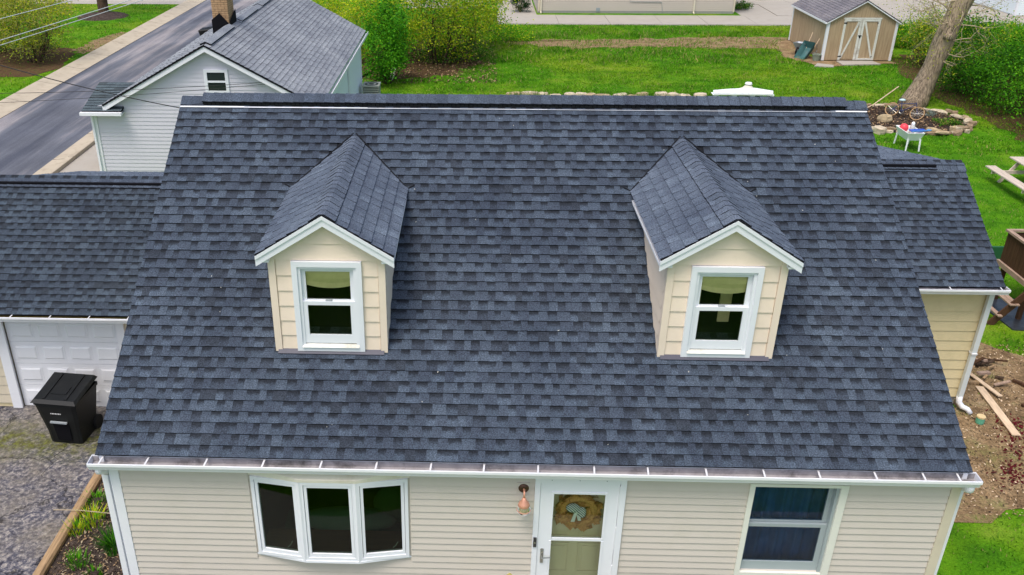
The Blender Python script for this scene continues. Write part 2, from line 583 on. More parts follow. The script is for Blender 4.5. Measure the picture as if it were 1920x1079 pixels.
sheet('neighbour_drive', [(-14.3, 10), (-12.3, 10), (-12.3, 25.5), (-14.3, 25.5)], 0.012, M_CONC)
# concrete apron across the road at the top of the picture
sheet('pavement', [(-60, 53.2), (-20.3, 53.2), (-20.3, 57), (-60, 57)], 0.012, M_CONC)

# walk and drive slabs behind the back lawn
wk = MB(); wk.box(0.7, 60, 46.35, 49.6, -0.1, 0.01)
walk = structure(wk.build('back_walk', M_CONC))
def slab(x0, x1, y0, y1, parent, z=0.045, skew=0.0):
    q = MB()
    g = 0.012
    q.prism([(x0 + g, y0 + g, 0.012), (x1 - g, y0 + g, 0.012), (x1 - g - skew, y1 - g, 0.012), (x0 + g - skew, y1 - g, 0.012)], (0, 0, z - 0.012 + rnd.uniform(0, 0.008)))
    return q.build('slab', M_CONC, parent)
xs = [1.2, 4.35, 7.4, 10.5, 13.2, 16.1, 19.4, 22.8, 26.2, 29.6, 33, 36.5]
for a, b in zip(xs[:-1], xs[1:]):
    slab(a, b, 46.4, 49.5, walk)
slab(0.75, 1.2, 46.4, 55, walk, 0.05)
dr = MB(); dr.box(16.0, 60, 49.6, 66, -0.1, 0.008)
drive = structure(dr.build('back_drive', M_CONC))
for i, x in enumerate([16.1, 20.5, 25, 29.5, 34]):
    for j, y in enumerate([49.6, 54, 58.5]):
        if not (i == 0 and j == 0):
            slab(x, x + 4.4, y, y + 4.4, drive, 0.042)
slab(18.2, 20.5, 49.6, 54, drive, 0.042)
sheet('side_drive', [(1.25, 49.55), (3.2, 49.55), (3.2, 66), (-6, 66), (-6, 52), (1.25, 52)], 0.02, M_CONC)

sheet('front_bounce_bed', [(-4.9, -1.7), (5.6, -1.7), (5.6, .1), (-4.9, .1)], .014, 'dark_mulch')  # unseen mulch sheet, added to cut green lawn bounce on the front
sheet('front_bounce_walk', [(-6.9, -2.9), (7.0, -2.9), (7.0, -1.72), (-6.9, -1.72)], .012, M_CONC)  # unseen concrete strip, added for neutral bounce and sized for the pane reflections
sheet('driveway', [(-12.2, -8), (-6.97, -8), (-6.97, 4.3), (-5.0, 4.3), (-5.0, 6.0), (-12.2, 6.0)], 0.012, 'crumbled_driveway')
sheet('flower_bed', [(-6.96, -2), (-4.9, -2), (-4.9, 4.3), (-6.96, 4.3)], 0.02, 'dark_mulch')
sheet('bare_ground', [(4.9, 3.1), (7.2, 3.1), (8.4, 3.4), (10.2, 2.2), (14, 2.6), (15.5, 5.0), (13.3, 7.2), (11.1, 8.1), (10.3, 8.9), (8.7, 8.9), (8.6, 6.4), (4.9, 6.4)], 0.012, 'bare_soil', 0.16, 0.35, 3)
sheet('bare_strip', [(4.5, 39.6), (9, 39.9), (16.9, 39.5), (16.9, 43.1), (11, 42.4), (4.6, 42.0), (0.5, 41)], 0.012, 'bare_soil', 0.35, 0.5, 4)
sheet('shed_dirt', [(14.9, 37.6), (16.2, 35.4), (17.4, 35.9), (20, 36.2), (20, 36.9), (16.4, 36.9), (16.3, 41), (15.6, 41)], 0.016, 'bare_soil', 0.12, 0.3, 5)
sheet('leaf_litter_ground', [(-5.6, 32.0), (-3.7, 32.3), (-1.6, 33.6), (-.3, 36), (-.4, 38.5), (-2, 41.5), (-6, 42), (-7, 36)], 0.014, 'leaf_litter', 0.45, 0.4, 6)
sheet('shrub_bed', [(-24.5, 32.5), (-21.2, 32.3), (-20.55, 34.2), (-21.6, 38.5), (-24.6, 39.5), (-27, 36)], 0.014, 'leaf_litter', 0.2, 0.5, 8)
sheet('worn_verge', [(-21.7, 38.2), (-20.75, 37.2), (-20.5, 40), (-20.45, 43), (-21.0, 43.6), (-21.6, 41.5)], 0.016, 'bare_soil', 0.18, 0.3, 14)
sheet('hedge_litter', [(18.9, 21.2), (19.4, 24.5), (19.2, 28), (18.9, 31), (20, 37), (26, 43), (33, 43), (26, 24), (24, 20.5)], 0.014, 'leaf_litter', 0.3, 0.5, 9)

# ------------------------------------------------------------------ the house
EAVE, T, DEP, HW = 3.4, 0.6258, 4.6964, 4.95
EX = 0.1417
WY = 0.102
house = thing('house', 'beige sided house with blue grey shingle roof and two cream dormers', 'house')

def clap(x0, x1, z0, z1, y, proud=0.014, back=0.003):
    """one lapped board on a wall facing -y"""
    q = MB()
    q.idx([(x0, y - proud, z0), (x1, y - proud, z0), (x1, y + 0.01, z0), (x0, y + 0.01, z0),
           (x0, y - back, z1), (x1, y - back, z1), (x1, y + 0.01, z1), (x0, y + 0.01, z1)],
          [(3, 2, 1, 0), (4, 5, 6, 7), (0, 1, 5, 4), (1, 2, 6, 5), (2, 3, 7, 6), (3, 0, 4, 7)])
    return q

def wall_core(x0, x1, z0, z1, y0, y1, holes):
    """wall slab with rectangular openings (hx0,hx1,hz0,hz1)"""
    q = MB()
    X = sorted({x0, x1} | {h[0] for h in holes} | {h[1] for h in holes})
    Z = sorted({z0, z1} | {h[2] for h in holes} | {h[3] for h in holes})
    X = [a for a in X if x0 <= a <= x1]; Z = [a for a in Z if z0 <= a <= z1]
    for a, b in zip(X[:-1], X[1:]):
        run = None
        for c, d in zip(Z[:-1], Z[1:]):
            cx, cz = (a + b) / 2, (c + d) / 2
            if any(h[0] < cx < h[1] and h[2] < cz < h[3] for h in holes):
                if run: q.box(a, b, y0, y1, run[0], run[1]); run = None
            else:
                run = (run[0], d) if run else (c, d)
        if run: q.box(a, b, y0, y1, run[0], run[1])
    return q

BAY = (-3.24, -1.345, 1.87, 3.17)
DOOR = (0.11, 1.16, 0.55, 3.165)
WIN = (2.565, 3.68, 1.735, 3.13)
front = wall_core(-4.86, 4.925, 0.3, 3.33, WY, WY + 0.14, [(-3.2, -1.39, 1.9, 3.12), (0.17, 1.10, 0.62, 3.1), (2.61, 3.63, 1.79, 3.09)]).build('front_wall', M_SIDE, house)
z, i = 0.35, 0
while z < 3.3:
    z1 = min(z + 0.0978, 3.325)
    segs = [(-4.76, 4.835)]
    for h in (BAY, DOOR, WIN):
        if z1 > h[2] + 0.03 and z < h[3]:
            ns = []
            for a, b in segs:
                if h[0] > a and h[1] < b: ns += [(a, h[0]), (h[1], b)]
                else: ns.append((a, b))
            segs = ns
    for a, b in segs:
        clap(a, b, z, z1, WY, .019).build('siding_board', M_SIDE, front)
    z = z1; i += 1
fnd = MB(); fnd.box(-4.84, 4.9, WY + 0.02, 9.2, -0.2, 0.3)
fnd.build('foundation', M_FOUND, house)
# gable side walls and back wall with their lapped boards
for sx, x in ((-1, -4.86), (1, 4.925)):
    q = MB()
    q.prism([(x, WY + 0.02, 0.3), (x, 9.25, 0.3), (x, 9.25, 3.36), (x, DEP, EAVE + T * DEP - 0.1), (x, WY + 0.02, 3.42)], (-sx * 0.12, 0, 0))
    w = q.build('gable_wall', M_SIDE, house)
    q = MB()
    zz = 0.35
    while zz < 6.2:
        ya, yb = WY + 0.12, 9.15
        if zz + 0.0978 > 3.35:
            k = (zz + 0.0978 - 3.42) / T
            ya, yb = max(ya, k + 0.05), min(yb, 2 * DEP - k - 0.05)
        if yb - ya > 0.2:
            q.idx([(x + sx * 0.014, ya, zz), (x + sx * 0.014, yb, zz), (x + sx * 0.003, yb, zz + 0.0978), (x + sx * 0.003, ya, zz + 0.0978), (x - sx * .01, ya, zz), (x - sx * .01, yb, zz)],
                  [(0, 1, 2, 3), (4, 5, 1, 0)])
        zz += 0.0978
    stuff(q.build('side_siding', M_SIDE, w))
q = MB(); q.box(-4.74, 4.8, 9.13, 9.25, 0.3, 3.36); q.build('back_wall', M_SIDE, house)
# corner trims
q = MB(); q.box(-4.875, -4.762, WY - 0.022, WY + 0.12, 0.3, 3.31); q.build('corner_trim', M_WHITE, house)
q = MB(); q.box(4.837, 4.945, WY - 0.022, WY + 0.12, 0.3, 3.31); q.build('corner_trim', M_TRIMTAN, house)
q = MB(); q.box(-4.86, 4.925, 0.045, WY - 0.024, 3.245, 3.372); q.build('fascia_board', M_WHITE, house)

# ---- shingles
def piece(w, L, h, mi, x0=0.0, lift=0.0):
    """one shingle tab: butt edge at y=0, runs up slope along y"""
    q = MB()
    a, b, c = h + lift, 0.0015, -0.004
    q.face([(x0, 0, a), (x0 + w, 0, a), (x0 + w, L, b), (x0, L, b)], mi, [(0, 0), (1, 0), (1, 1), (0, 1)])
    q.face([(x0, 0, c), (x0 + w, 0, c), (x0 + w, 0, a), (x0, 0, a)], 7)
    q.face([(x0 + w, 0, c), (x0 + w, L, c), (x0 + w, L, b), (x0 + w, 0, a)], 7)
    q.face([(x0, L, c), (x0, 0, c), (x0, 0, a), (x0, L, b)], 7)
    return q

PIECES = {}
def shingle_slope(O, U, V, width, courses, parent, seed, nparts=0, urange=None, skip=None, mats=SHING, ex=EX, wid=(0.08, 0.095, 0.11, 0.12, 0.135, 0.16), scale=1.0, name='shingle'):
    r = random.Random(seed)
    O, U, V = Vector(O), Vector(U).normalized(), Vector(V).normalized()
    N = U.cross(V).normalized()
    R = Matrix((U, V, N)).transposed().to_4x4()
    rest = MB()
    off = Vector((0, 0, 0)); p = parent
    while p is not None:
        off += p.location; p = p.parent
    made = 0
    for c in range(courses):
        v = c * ex
        u0, u1 = urange(v) if urange else (0, width)
        if u1 - u0 < 0.03: continue
        u = u0 - r.uniform(0, 0.12)
        tooth = r.random() < 0.5
        trend = r.random()
        jog = r.uniform(-0.0025, 0.0025)
        while u < u1:
            w = r.choice(wid) * scale
            a, b = max(u, u0), min(u + w, u1)
            if u1 - b < 0.03: b = u1
            if b - a > 0.012 and not (skip and skip((a + b) / 2, v)):
                if r.random() < 0.15: trend = r.random()
                if tooth:
                    mi = r.choices([0, 1, 2, 3], [3.4, 2.0, 1.5 * trend * trend + 0.15, 2.6])[0]
                    h = 0.020
                else:
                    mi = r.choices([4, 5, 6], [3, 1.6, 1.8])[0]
                    h = 0.0145
                Lp = ex + 0.025
                if made < nparts:
                    key = (round(b - a, 3), mi, ex)
                    if key not in PIECES:
                        PIECES[key] = piece(b - a, Lp, h, mi).mesh('shingle', mats)
                    o = bpy.data.objects.new('shingle', PIECES[key])
                    COL.objects.link(o)
                    o.parent = parent
                    mt = R.copy()
                    mt.translation = O + U * a + V * (v + jog) - off
                    o.matrix_basis = mt
                    made += 1
                else:
                    q = piece(b - a, Lp, h, mi, 0, r.choice((0, 0, 0, 0.001)))
                    n0 = len(rest.v)
                    base = O + U * a + V * (v + jog)
                    rest.v += [tuple(base + U * x + V * y + N * zz) for x, y, zz in q.v]
                    rest.f += [tuple(k + n0 for k in f) for f in q.f]
                    rest.m += q.m
                    rest.uv += q.uv
            u += w
            tooth = (not tooth) if r.random() < 0.95 else tooth
    if rest.v:
        stuff(rest.build('shingle_field', mats, parent))

CA = 1 / math.hypot(1, T)
SV = Vector((0, CA, T * CA))                    # up the front slope
def deck(name, pts, thick, mat, parent):
    q = MB()
    n = (Vector(pts[1]) - Vector(pts[0])).cross(Vector(pts[2]) - Vector(pts[0])).normalized()
    lo = [tuple(Vector(p) - n * 0.006) for p in pts]
    q.prism(lo, -n * thick)
    return q.build(name, mat, parent)
roof = deck('main_roof', [(-HW + .01, 0.012, EAVE + .012 * T), (HW - .01, 0.012, EAVE + .012 * T), (HW - .01, DEP, EAVE + T * DEP), (-HW + .01, DEP, EAVE + T * DEP)], 0.05, M_EDGE, house)
DX = (-2.347, 2.273)
DYF, DWW = 1.19, 0.672
def under_dormer(u, v):
    x, y = u - HW, v * CA
    return any(abs(x - c) < 0.6 - max(0, (y - 3.2)) * 0.6 and 1.4 < y < 3.9 for c in DX)
NC = int((DEP / CA) / EX)
shingle_slope((-HW, 0, EAVE), (1, 0, 0), SV, 2 * HW, NC, roof, 5, nparts=300, skip=under_dormer)
q = MB()
rs_ = random.Random(91)
_n = Vector((0, -T * CA, CA))
for k in range(46):
    u, v = rs_.uniform(-4.8, 4.8), rs_.uniform(.2, 5.2)
    p = Vector((u, 0, EAVE)) + SV * v + _n * .022
    a = rs_.uniform(0, 6.28); L_ = rs_.uniform(.004, .011)
    d1 = Vector((math.cos(a), 0, 0)) + SV * math.sin(a); d2 = Vector((-math.sin(a), 0, 0)) + SV * math.cos(a)
    q.prism([p - d1 * L_ - d2 * L_ * .4, p + d1 * L_ - d2 * L_ * .4, p + d1 * L_ * .7 + d2 * L_ * .5, p - d1 * L_ * .8 + d2 * L_ * .4], _n * .003)
stuff(q.build('roof_debris', plain('pale_debris', (0.45, 0.44, 0.40), 0.8, 0.1, 0.4, 30), roof))
# rear slope
SB = Vector((0, -CA, T * CA))
rb = deck('rear_roof', [(HW - .01, 2 * DEP - .012, EAVE + .012 * T), (-HW + .01, 2 * DEP - .012, EAVE + .012 * T), (-HW + .01, DEP, EAVE + T * DEP), (HW - .01, DEP, EAVE + T * DEP)], 0.05, M_EDGE, house)
shingle_slope((HW, 2 * DEP, EAVE), (-1, 0, 0), SB, 2 * HW, NC, rb, 6)
# rake trim under the roof edges
for sx in (-1, 1):
    q = MB()
    x = sx * (HW - 0.03)
    for d in (0, 1):
        ya, yb = (0.02, DEP) if d == 0 else (2 * DEP - 0.02, DEP)
        q.prism([(x, ya, EAVE - 0.04 + (0.02 * T)), (x, yb, EAVE + T * DEP - 0.065), (x, yb, EAVE + T * DEP - 0.20), (x, ya, EAVE - 0.16)], (-sx * 0.05, 0, 0))
    q.build('rake_board', M_WHITE, house)

# ---- ridge: vent, caps, flashing
RZ = EAVE + T * DEP
def ridge_caps(x0, x1, y, z, half, drop, parent, step=0.15, tf=T, tb=T, lift=0.008, mat=None):
    n = max(1, int(round((x1 - x0) / step)))
    st = (x1 - x0) / n
    q = MB()
    up = 0.012
    pts = []
    for k in (-1, -0.18, 0.18, 1):
        yy = half * k
        t = tf if k < 0 else tb
        pts.append((yy, -abs(yy) * t * drop + (0.008 if abs(k) < 0.5 else 0)))
    for a, b in zip(pts[:-1], pts[1:]):
        q.face([(0, a[0], a[1] + up), (st + 0.02, a[0], a[1] + 0.002), (st + 0.02, b[0], b[1] + 0.002), (0, b[0], b[1] + up)][::-1], 0, [(0, 0), (0, .5), (1, .5), (1, 0)])
        q.face([(0, a[0], a[1]), (0, a[0], a[1] + up), (0, b[0], b[1] + up), (0, b[0], b[1])][::-1], 1)
    a = pts[0]
    q.face([(0, a[0], a[1] - 0.004), (st + 0.02, a[0], a[1] - 0.01), (st + 0.02, a[0], a[1] + 0.002), (0, a[0], a[1] + up)], 1)
    mes = [q.mesh('ridge_cap', [mm, M_EDGE]) for mm in ([mat] if mat else M_CAPS)]
    off = Vector((0, 0, 0)); p = parent
    while p is not None:
        off += p.location; p = p.parent
    for i in range(n):
        o = bpy.data.objects.new('ridge_cap', rnd.choice(mes))
        COL.objects.link(o); o.parent = parent
        o.location = Vector((x0 + i * st, y, z + lift)) - off
        o.rotation_euler = (rnd.uniform(-.01, .01), rnd.uniform(-.012, .004), rnd.uniform(-.01, .01))
q = MB()
q.prism([(-4.62, DEP - 0.14, RZ - 0.14 * T + 0.006), (-4.62, DEP, RZ + 0.006), (-4.62, DEP + 0.14, RZ - 0.14 * T + 0.006), (-4.62, DEP + 0.14, RZ - 0.14 * T + 0.052), (-4.62, DEP, RZ + 0.054), (-4.62, DEP - 0.14, RZ - 0.14 * T + 0.052)], (9.27, 0, 0))
vent = q.build('ridge_vent', M_BLACK, house)
q = MB()
for k in range(150):
    x = -4.61 + 9.25 * k / 150
    q.box(x, x + 0.045, DEP - 0.146, DEP - 0.141, RZ - 0.14 * T + 0.014, RZ - 0.14 * T + 0.04)
stuff(q.build('vent_louvre', M_BLACKP, vent))
ridge_caps(-4.63, 4.65, DEP, RZ + 0.056, 0.15, 1.0, vent)
ridge_caps(-4.95, -4.62, DEP, RZ + 0.006, 0.15, 1.0, house)
ridge_caps(4.65, 4.95, DEP, RZ + 0.006, 0.15, 1.0, house)
q = MB()
v0 = Vector((0, DEP - 0.185, EAVE + T * (DEP - 0.185)))
nn = Vector((0, -T * CA, CA))
for (xa, xb, wd) in ((-4.94, -4.0, 0.024), (-4.0, -2.2, 0.015), (-2.2, 0.4, 0.008), (0.4, 3.0, 0.005), (3.0, 4.5, 0.005), (4.5, 4.94, 0.022)):
    q.prism([Vector((xa, 0, 0)) + v0 + nn * 0.022, Vector((xb, 0, 0)) + v0 + nn * 0.022, Vector((xb, 0, 0)) + v0 + SV * wd + nn * 0.022, Vector((xa, 0, 0)) + v0 + SV * wd + nn * 0.022], nn * 0.004)
q.build('ridge_flashing', plain('bright_flashing', (0.74, 0.75, 0.80), 0.4, 0.5, 0.15, 3), house)

# ---- dormers
DZ0, DPK, DTS = EAVE + T * DYF, 5.963, 0.632
TOOTHD, SLOTD = set_shingles('dormer_shingle_lit', 1.85, (1.02, 1.0, 0.97))  # same shingle as the main roof, grazing light painted in as lighter colour
SHDORM_LIT = [TOOTHD[0], TOOTHD[1], TOOTHD[3], TOOTHD[3], TOOTHD[0], TOOTHD[3], TOOTHD[0], M_EDGE]
M_CAPSD = [shingle_mat('dormer_cap_lit%d' % k, lin(*a), lin(*a)) for k, a in enumerate(((87, 96, 109), (91, 100, 114), (84, 93, 106)))]  # caps lightened likewise, grazing light put into their colour
def dormer(cx, lean):
    d = MB()
    yb = 3.5
    zt = DPK - DTS * DWW - 0.03        # wall top at the side
    # cheeks and front as a hollow shell: side walls
    zs = lambda y: EAVE + T * y - 0.05
    for s in (-1, 1):
        x = cx + s * (DWW - 0.012)
        d.prism([(x, DYF + 0.01, zs(DYF)), (x, (zt - EAVE) / T + 0.05, zt), (x, DYF + 0.01, zt)], (-s * 0.06, 0, 0))
    W = (cx - 0.36, cx + 0.36, DZ0 + 0.07, 5.30)
    core = wall_core(cx - DWW + 0.012, cx + DWW - 0.012, DZ0 - 0.04, zt, DYF, DYF + 0.09, [W])
    d.idx(core.v, core.f)
    d.prism([(cx - DWW + .012, DYF, zt), (cx + DWW - .012, DYF, zt), (cx, DYF, DPK - 0.04)], (0, 0.09, 0))
    body = d.build('dormer', M_DORM, house)
    # lapped boards: left and right of the window, then across the gable
    zz = DZ0 - 0.012
    zl = [4.155 + 0.2005 * k for k in range(7)]
    for k in range(6):
        for s in (-1, 1):
            a, b = (cx - DWW + 0.075, cx - 0.405) if s < 0 else (cx + 0.405, cx + DWW - 0.075)
            clap(a, b, zl[k], zl[k + 1], DYF, 0.018, 0.004).build('siding_board', M_DORM, body)
    def gab(z):      # half width of gable at height z
        return min(DWW, (DPK - 0.05 - z) / DTS)
    for (za, zb) in ((zl[6], 5.565), (5.565, 5.90)):
        q = MB()
        wa, wb = gab(za), max(gab(zb), 0.02)
        y0, y1 = DYF - 0.018, DYF - 0.004
        q.idx([(cx - wa, y0, za), (cx + wa, y0, za), (cx + wb, y1, zb), (cx - wb, y1, zb), (cx - wa, DYF + .01, za), (cx + wa, DYF + .01, za), (cx + wb, DYF + .01, zb), (cx - wb, DYF + .01, zb)],
              [(0, 1, 2, 3), (4, 5, 1, 0), (7, 6, 5, 4), (3, 2, 6, 7), (0, 3, 7, 4), (1, 5, 6, 2)])
        q.build('siding_board', M_DORM, body)
    # side boards on the cheeks
    for s in (-1, 1):
        x = cx + s * DWW
        for k in range(7):
            za, zb = zl[k], min(zl[k + 1] if k < 6 else zl[6] + .1, zt)
            if zb <= za: continue
            yb_ = (za - EAVE) / T + 0.05
            q = MB()
            o0, o1 = s * 0.016, s * 0.003
            q.idx([(x + o0, DYF + 0.06, za), (x + o0, yb_, za), (x + o1, yb_ + (zb - za) / T, zb), (x + o1, DYF + 0.06, zb), (x - s * .015, DYF + .06, za), (x - s * .015, yb_, za)], [(0, 1, 2, 3), (4, 5, 1, 0)])
            q.build('cheek_board', M_DORM, body)
    # corner trims
    for s in (-1, 1):
        q = MB()
        a = cx + s * (DWW + 0.012); b = cx + s * (DWW - 0.07)
        q.box(min(a, b), max(a, b), DYF - 0.028, DYF + 0.06, DZ0 - 0.035, zt - 0.02)
        q.build('corner_trim', M_DORM, body)
    # window: trim, sashes, panes, sill
    q = MB()
    wz0, wz1 = 4.155, 5.35
    yo = DYF - 0.05
    for a, b, c, e in ((-.41, -.345, wz0, wz1), (.345, .41, wz0, wz1), (-.345, .345, wz1 - .068, wz1), (-.345, .345, wz0, wz0 + .06)):
        q.box(cx + a, cx + b, yo, DYF + 0.01, c, e)
    fr = q.build('window_frame', M_WHITE2, body)
    q = MB()
    for a, b, c, e in ((-.345, -.31, wz0 + .06, wz1 - .068), (.31, .345, wz0 + .06, wz1 - .068), (-.31, .31, wz1 - .1, wz1 - .068)):
        q.box(cx + a, cx + b, yo + 0.02, DYF + 0.08, c, e)
    q.build('window_jamb', M_WHITE2, body)
    q = MB()
    zm = 4.79
    for a, b, c, e in ((-.31, -.262, zm, wz1 - .1), (.262, .31, zm, wz1 - .1), (-.262, .262, wz1 - .15, wz1 - .1), (-.262, .262, zm, zm + .04)):
        q.box(cx + a, cx + b, DYF + 0.015, DYF + 0.045, c, e)
    q.build('upper_sash', M_WHITE2, body)
    q = MB()
    for a, b, c, e in ((-.31, -.255, wz0 + .10, zm + .03), (.255, .31, wz0 + .10, zm + .03), (-.255, .255, zm - .02, zm + .03), (-.255, .255, wz0 + .10, wz0 + .215)):
        q.box(cx + a, cx + b, DYF - 0.018, DYF + 0.012, c, e)
    q.build('lower_sash', M_WHITE2, body)
    q = MB(); q.box(cx - .04, cx + .04, DYF - 0.01, DYF + 0.02, zm + .0305, zm + .042); q.build('sash_lock', M_GREYMET, body)
    q = MB(); q.prism([(cx - .345, yo - 0.02, wz0 + .061), (cx - .345, DYF + 0.08, wz0 + .064), (cx - .345, DYF + .08, wz0 + .115), (cx - .345, yo + .004, wz0 + .075)], (0.69, 0, 0))
    q.build('window_sill', M_WHITE_OLD, body)
    q = MB(); q.box(cx - .262, cx + .262, DYF + 0.028, DYF + 0.032, zm + .04, wz1 - .15); q.build('window_pane', M_GLASS, body)
    q = MB(); q.box(cx - .255, cx + .255, DYF - 0.005, DYF - 0.001, wz0 + .215, zm - .02); q.build('window_pane', M_GLASS, body)
    # room behind with a slumped blind
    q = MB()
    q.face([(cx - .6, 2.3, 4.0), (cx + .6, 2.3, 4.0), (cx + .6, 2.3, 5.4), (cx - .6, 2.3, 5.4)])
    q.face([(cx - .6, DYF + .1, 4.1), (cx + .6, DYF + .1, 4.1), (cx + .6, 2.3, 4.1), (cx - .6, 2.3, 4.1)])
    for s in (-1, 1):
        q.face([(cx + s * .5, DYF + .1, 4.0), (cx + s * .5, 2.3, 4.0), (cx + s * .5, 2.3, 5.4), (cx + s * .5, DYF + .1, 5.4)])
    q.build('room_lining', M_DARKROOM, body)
    q = MB()
    n = 10
    for k in range(n):
        a, b = -0.30 + 0.60 * k / n, -0.30 + 0.60 * (k + 1) / n
        sag = lambda t: 0.05 * (1 - (t / 0.3) ** 2) + lean * t * 0.08
        za, zb = 5.01 - sag(a), 5.01 - sag(b)
        for j in range(5):
            fa, fb = j / 5, (j + 1) / 5
            p = lambda x, z0_, f: (cx + x, DYF + 0.062 + 0.012 * math.sin(f * 9 + x * 2), z0_ + (5.27 - z0_) * f)
            q.face([p(a, za, fa), p(b, zb, fa), p(b, zb, fb), p(a, za, fb)])
    q.build('window_blind', M_BLIND, body, smooth=True)
    if lean > .5:
        q = MB(); q.box(cx + .10, cx + .24, 1.6, 1.62, 4.15, 4.95); q.box(cx - .26, cx - .17, 1.5, 1.52, 4.15, 4.9); q.build('curtain', M_BLIND, body)
    # gable fascia (rake boards) with two steps
    yf = DYF - 0.115
    hw = 0.80
    for s in (-1, 1):
        q = MB()
        def R_(off, wdt, y0, y1):
            zt0, zt1 = DPK - 0.012 - off, DPK - 0.012 - off - DTS * hw
            q.prism([(cx, y0, zt0), (cx + s * hw, y0, zt1), (cx + s * hw, y0, zt1 - wdt), (cx, y0, zt0 - wdt)], (0, y1 - y0, 0))
        R_(0.0, 0.045, yf - 0.012, yf + 0.02)
        R_(0.045, 0.085, yf, yf + 0.02)
        q.build('rake_board', M_WHITE2, body)
        q = MB()      # soffit and eave board along the side
        q.prism([(cx + s * (hw - .005), yf + .02, DPK - .10 - DTS * hw), (cx + s * (hw - .005), 3.2, DPK - .10 - DTS * hw), (cx + s * (DWW - .02), 3.2, DPK - .10 - DTS * hw), (cx + s * (DWW - .02), yf + .02, DPK - .10 - DTS * hw)], (0, 0, 0.03))
        q.build('soffit', M_WHITE, body)
        q = MB()
        q.prism([(cx, yf + .02, DPK - .12), (cx + s * (hw - .02), yf + .02, DPK - .12 - DTS * (hw - .02)), (cx + s * (hw - .02), DYF + .02, DPK - .12 - DTS * (hw - .02)), (cx, DYF + .02, DPK - .12)], (0, 0, 0.02))
        q.build('gable_soffit', M_WHITE, body)
    # roof planes
    yr = (DPK - EAVE) / T
    ca = 1 / math.hypot(1, DTS)
    L = hw / ca
    y0 = DYF - 0.12
    for s in (-1, 1):
        e = [(cx + s * hw, y0, DPK - DTS * hw), (cx + s * hw, yr, DPK - DTS * hw), (cx, yr + .1, DPK), (cx, y0, DPK)]
        if s < 0: e = [e[1], e[0], e[3], e[2]]
        rp = deck('dormer_roof', e, 0.03, M_EDGE, body)
        U = Vector((0, 1, 0)) if s > 0 else Vector((0, -1, 0))
        V = Vector((-s * ca, 0, DTS * ca))
        nc = 6
        ex = L / nc * 0.985
        def ur(v, s=s):
            yy = (DPK - DTS * hw + v * DTS * ca - EAVE) / T + 0.18
            return (0, yy - y0) if s > 0 else (yr + 0.3 - yy, yr + 0.3 - y0)
        O = (cx + s * hw, y0 if s > 0 else yr + 0.3, DPK - DTS * hw)
        shingle_slope(O, U, V, 0, nc, body, 40 + s + int(cx), urange=ur, ex=ex, scale=.92, mats=SHDORM_LIT)
    # caps along the little ridge, lapped from the front up
    n = 21
    st = (yr - y0 - 0.04) / n
    q = MB()
    prof = [(-0.155, -0.155 * DTS), (-0.03, -0.03 * DTS + .006), (0.03, -0.03 * DTS + .006), (0.155, -0.155 * DTS)]
    for a, b in zip(prof[:-1], prof[1:]):
        q.face([(a[0], 0, a[1] + .010), (b[0], 0, b[1] + .010), (b[0], st + .02, b[1] + .003), (a[0], st + .02, a[1] + .003)], 0, [(0, 0), (1, 0), (1, 1), (0, 1)])
        q.face([(a[0], 0, a[1] - .002), (b[0], 0, b[1] - .002), (b[0], 0, b[1] + .010), (a[0], 0, a[1] + .010)], 1)
    for a in (prof[0], prof[-1]):
        q.face([(a[0], 0, a[1] - .004), (a[0], 0, a[1] + .013), (a[0], st + .02, a[1] + .003), (a[0], st + .02, a[1] - .004)], 1)
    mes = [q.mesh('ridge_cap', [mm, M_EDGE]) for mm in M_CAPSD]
    for i in range(n):
        o = bpy.data.objects.new('ridge_cap', rnd.choice(mes)); COL.objects.link(o); o.parent = body
        o.location = (cx + rnd.uniform(-.004, .004), y0 + i * st, DPK + 0.012)
        o.rotation_euler = (0, rnd.uniform(-.012, .012), rnd.uniform(-.015, .015))
    # valley cut line, base flashing and the flashing corners at the valley feet
    q = MB()
    for s in (-1, 1):
        p0 = Vector((cx + s * (hw + .0), (DPK - DTS * hw - EAVE) / T, DPK - DTS * hw)) + nn * 0.017
        p1 = Vector((cx + s * .02, yr + .02, EAVE + T * (yr + .02))) + nn * 0.017
        q.beam(p0, p1, 0.016, 0.006, up=nn)
        q.beam(p0, p0 + Vector((s * 0.09, 0.05, 0.05 * T)), 0.014, 0.006, up=nn)
    q.build('valley_flashing', M_EDGE, body)
    q = MB()
    b0 = Vector((0, DYF - 0.06, EAVE + T * (DYF - 0.06)))
    q.prism([Vector((cx - DWW + .02, 0, 0)) + b0 + nn * .023, Vector((cx + DWW - .03, 0, 0)) + b0 + nn * .023, Vector((cx + DWW - .03, 0, 0)) + b0 + SV * .10 + nn * .023, Vector((cx - DWW + .02, 0, 0)) + b0 + SV * .10 + nn * .023], nn * .006)
    q.build('base_flashing', plain('dark_grey_flashing%d' % (cx > 0), (0.07, 0.07, 0.095), 0.5, 0.4, 0.2), body)
    return body
M_BLIND = plain('tan_fabric_blind', (0.84, 0.74, 0.46), 0.9, 0.05, 0.15, 14)
for c, ln in zip(DX, (0.3, 1.0)):
    dormer(c, ln)

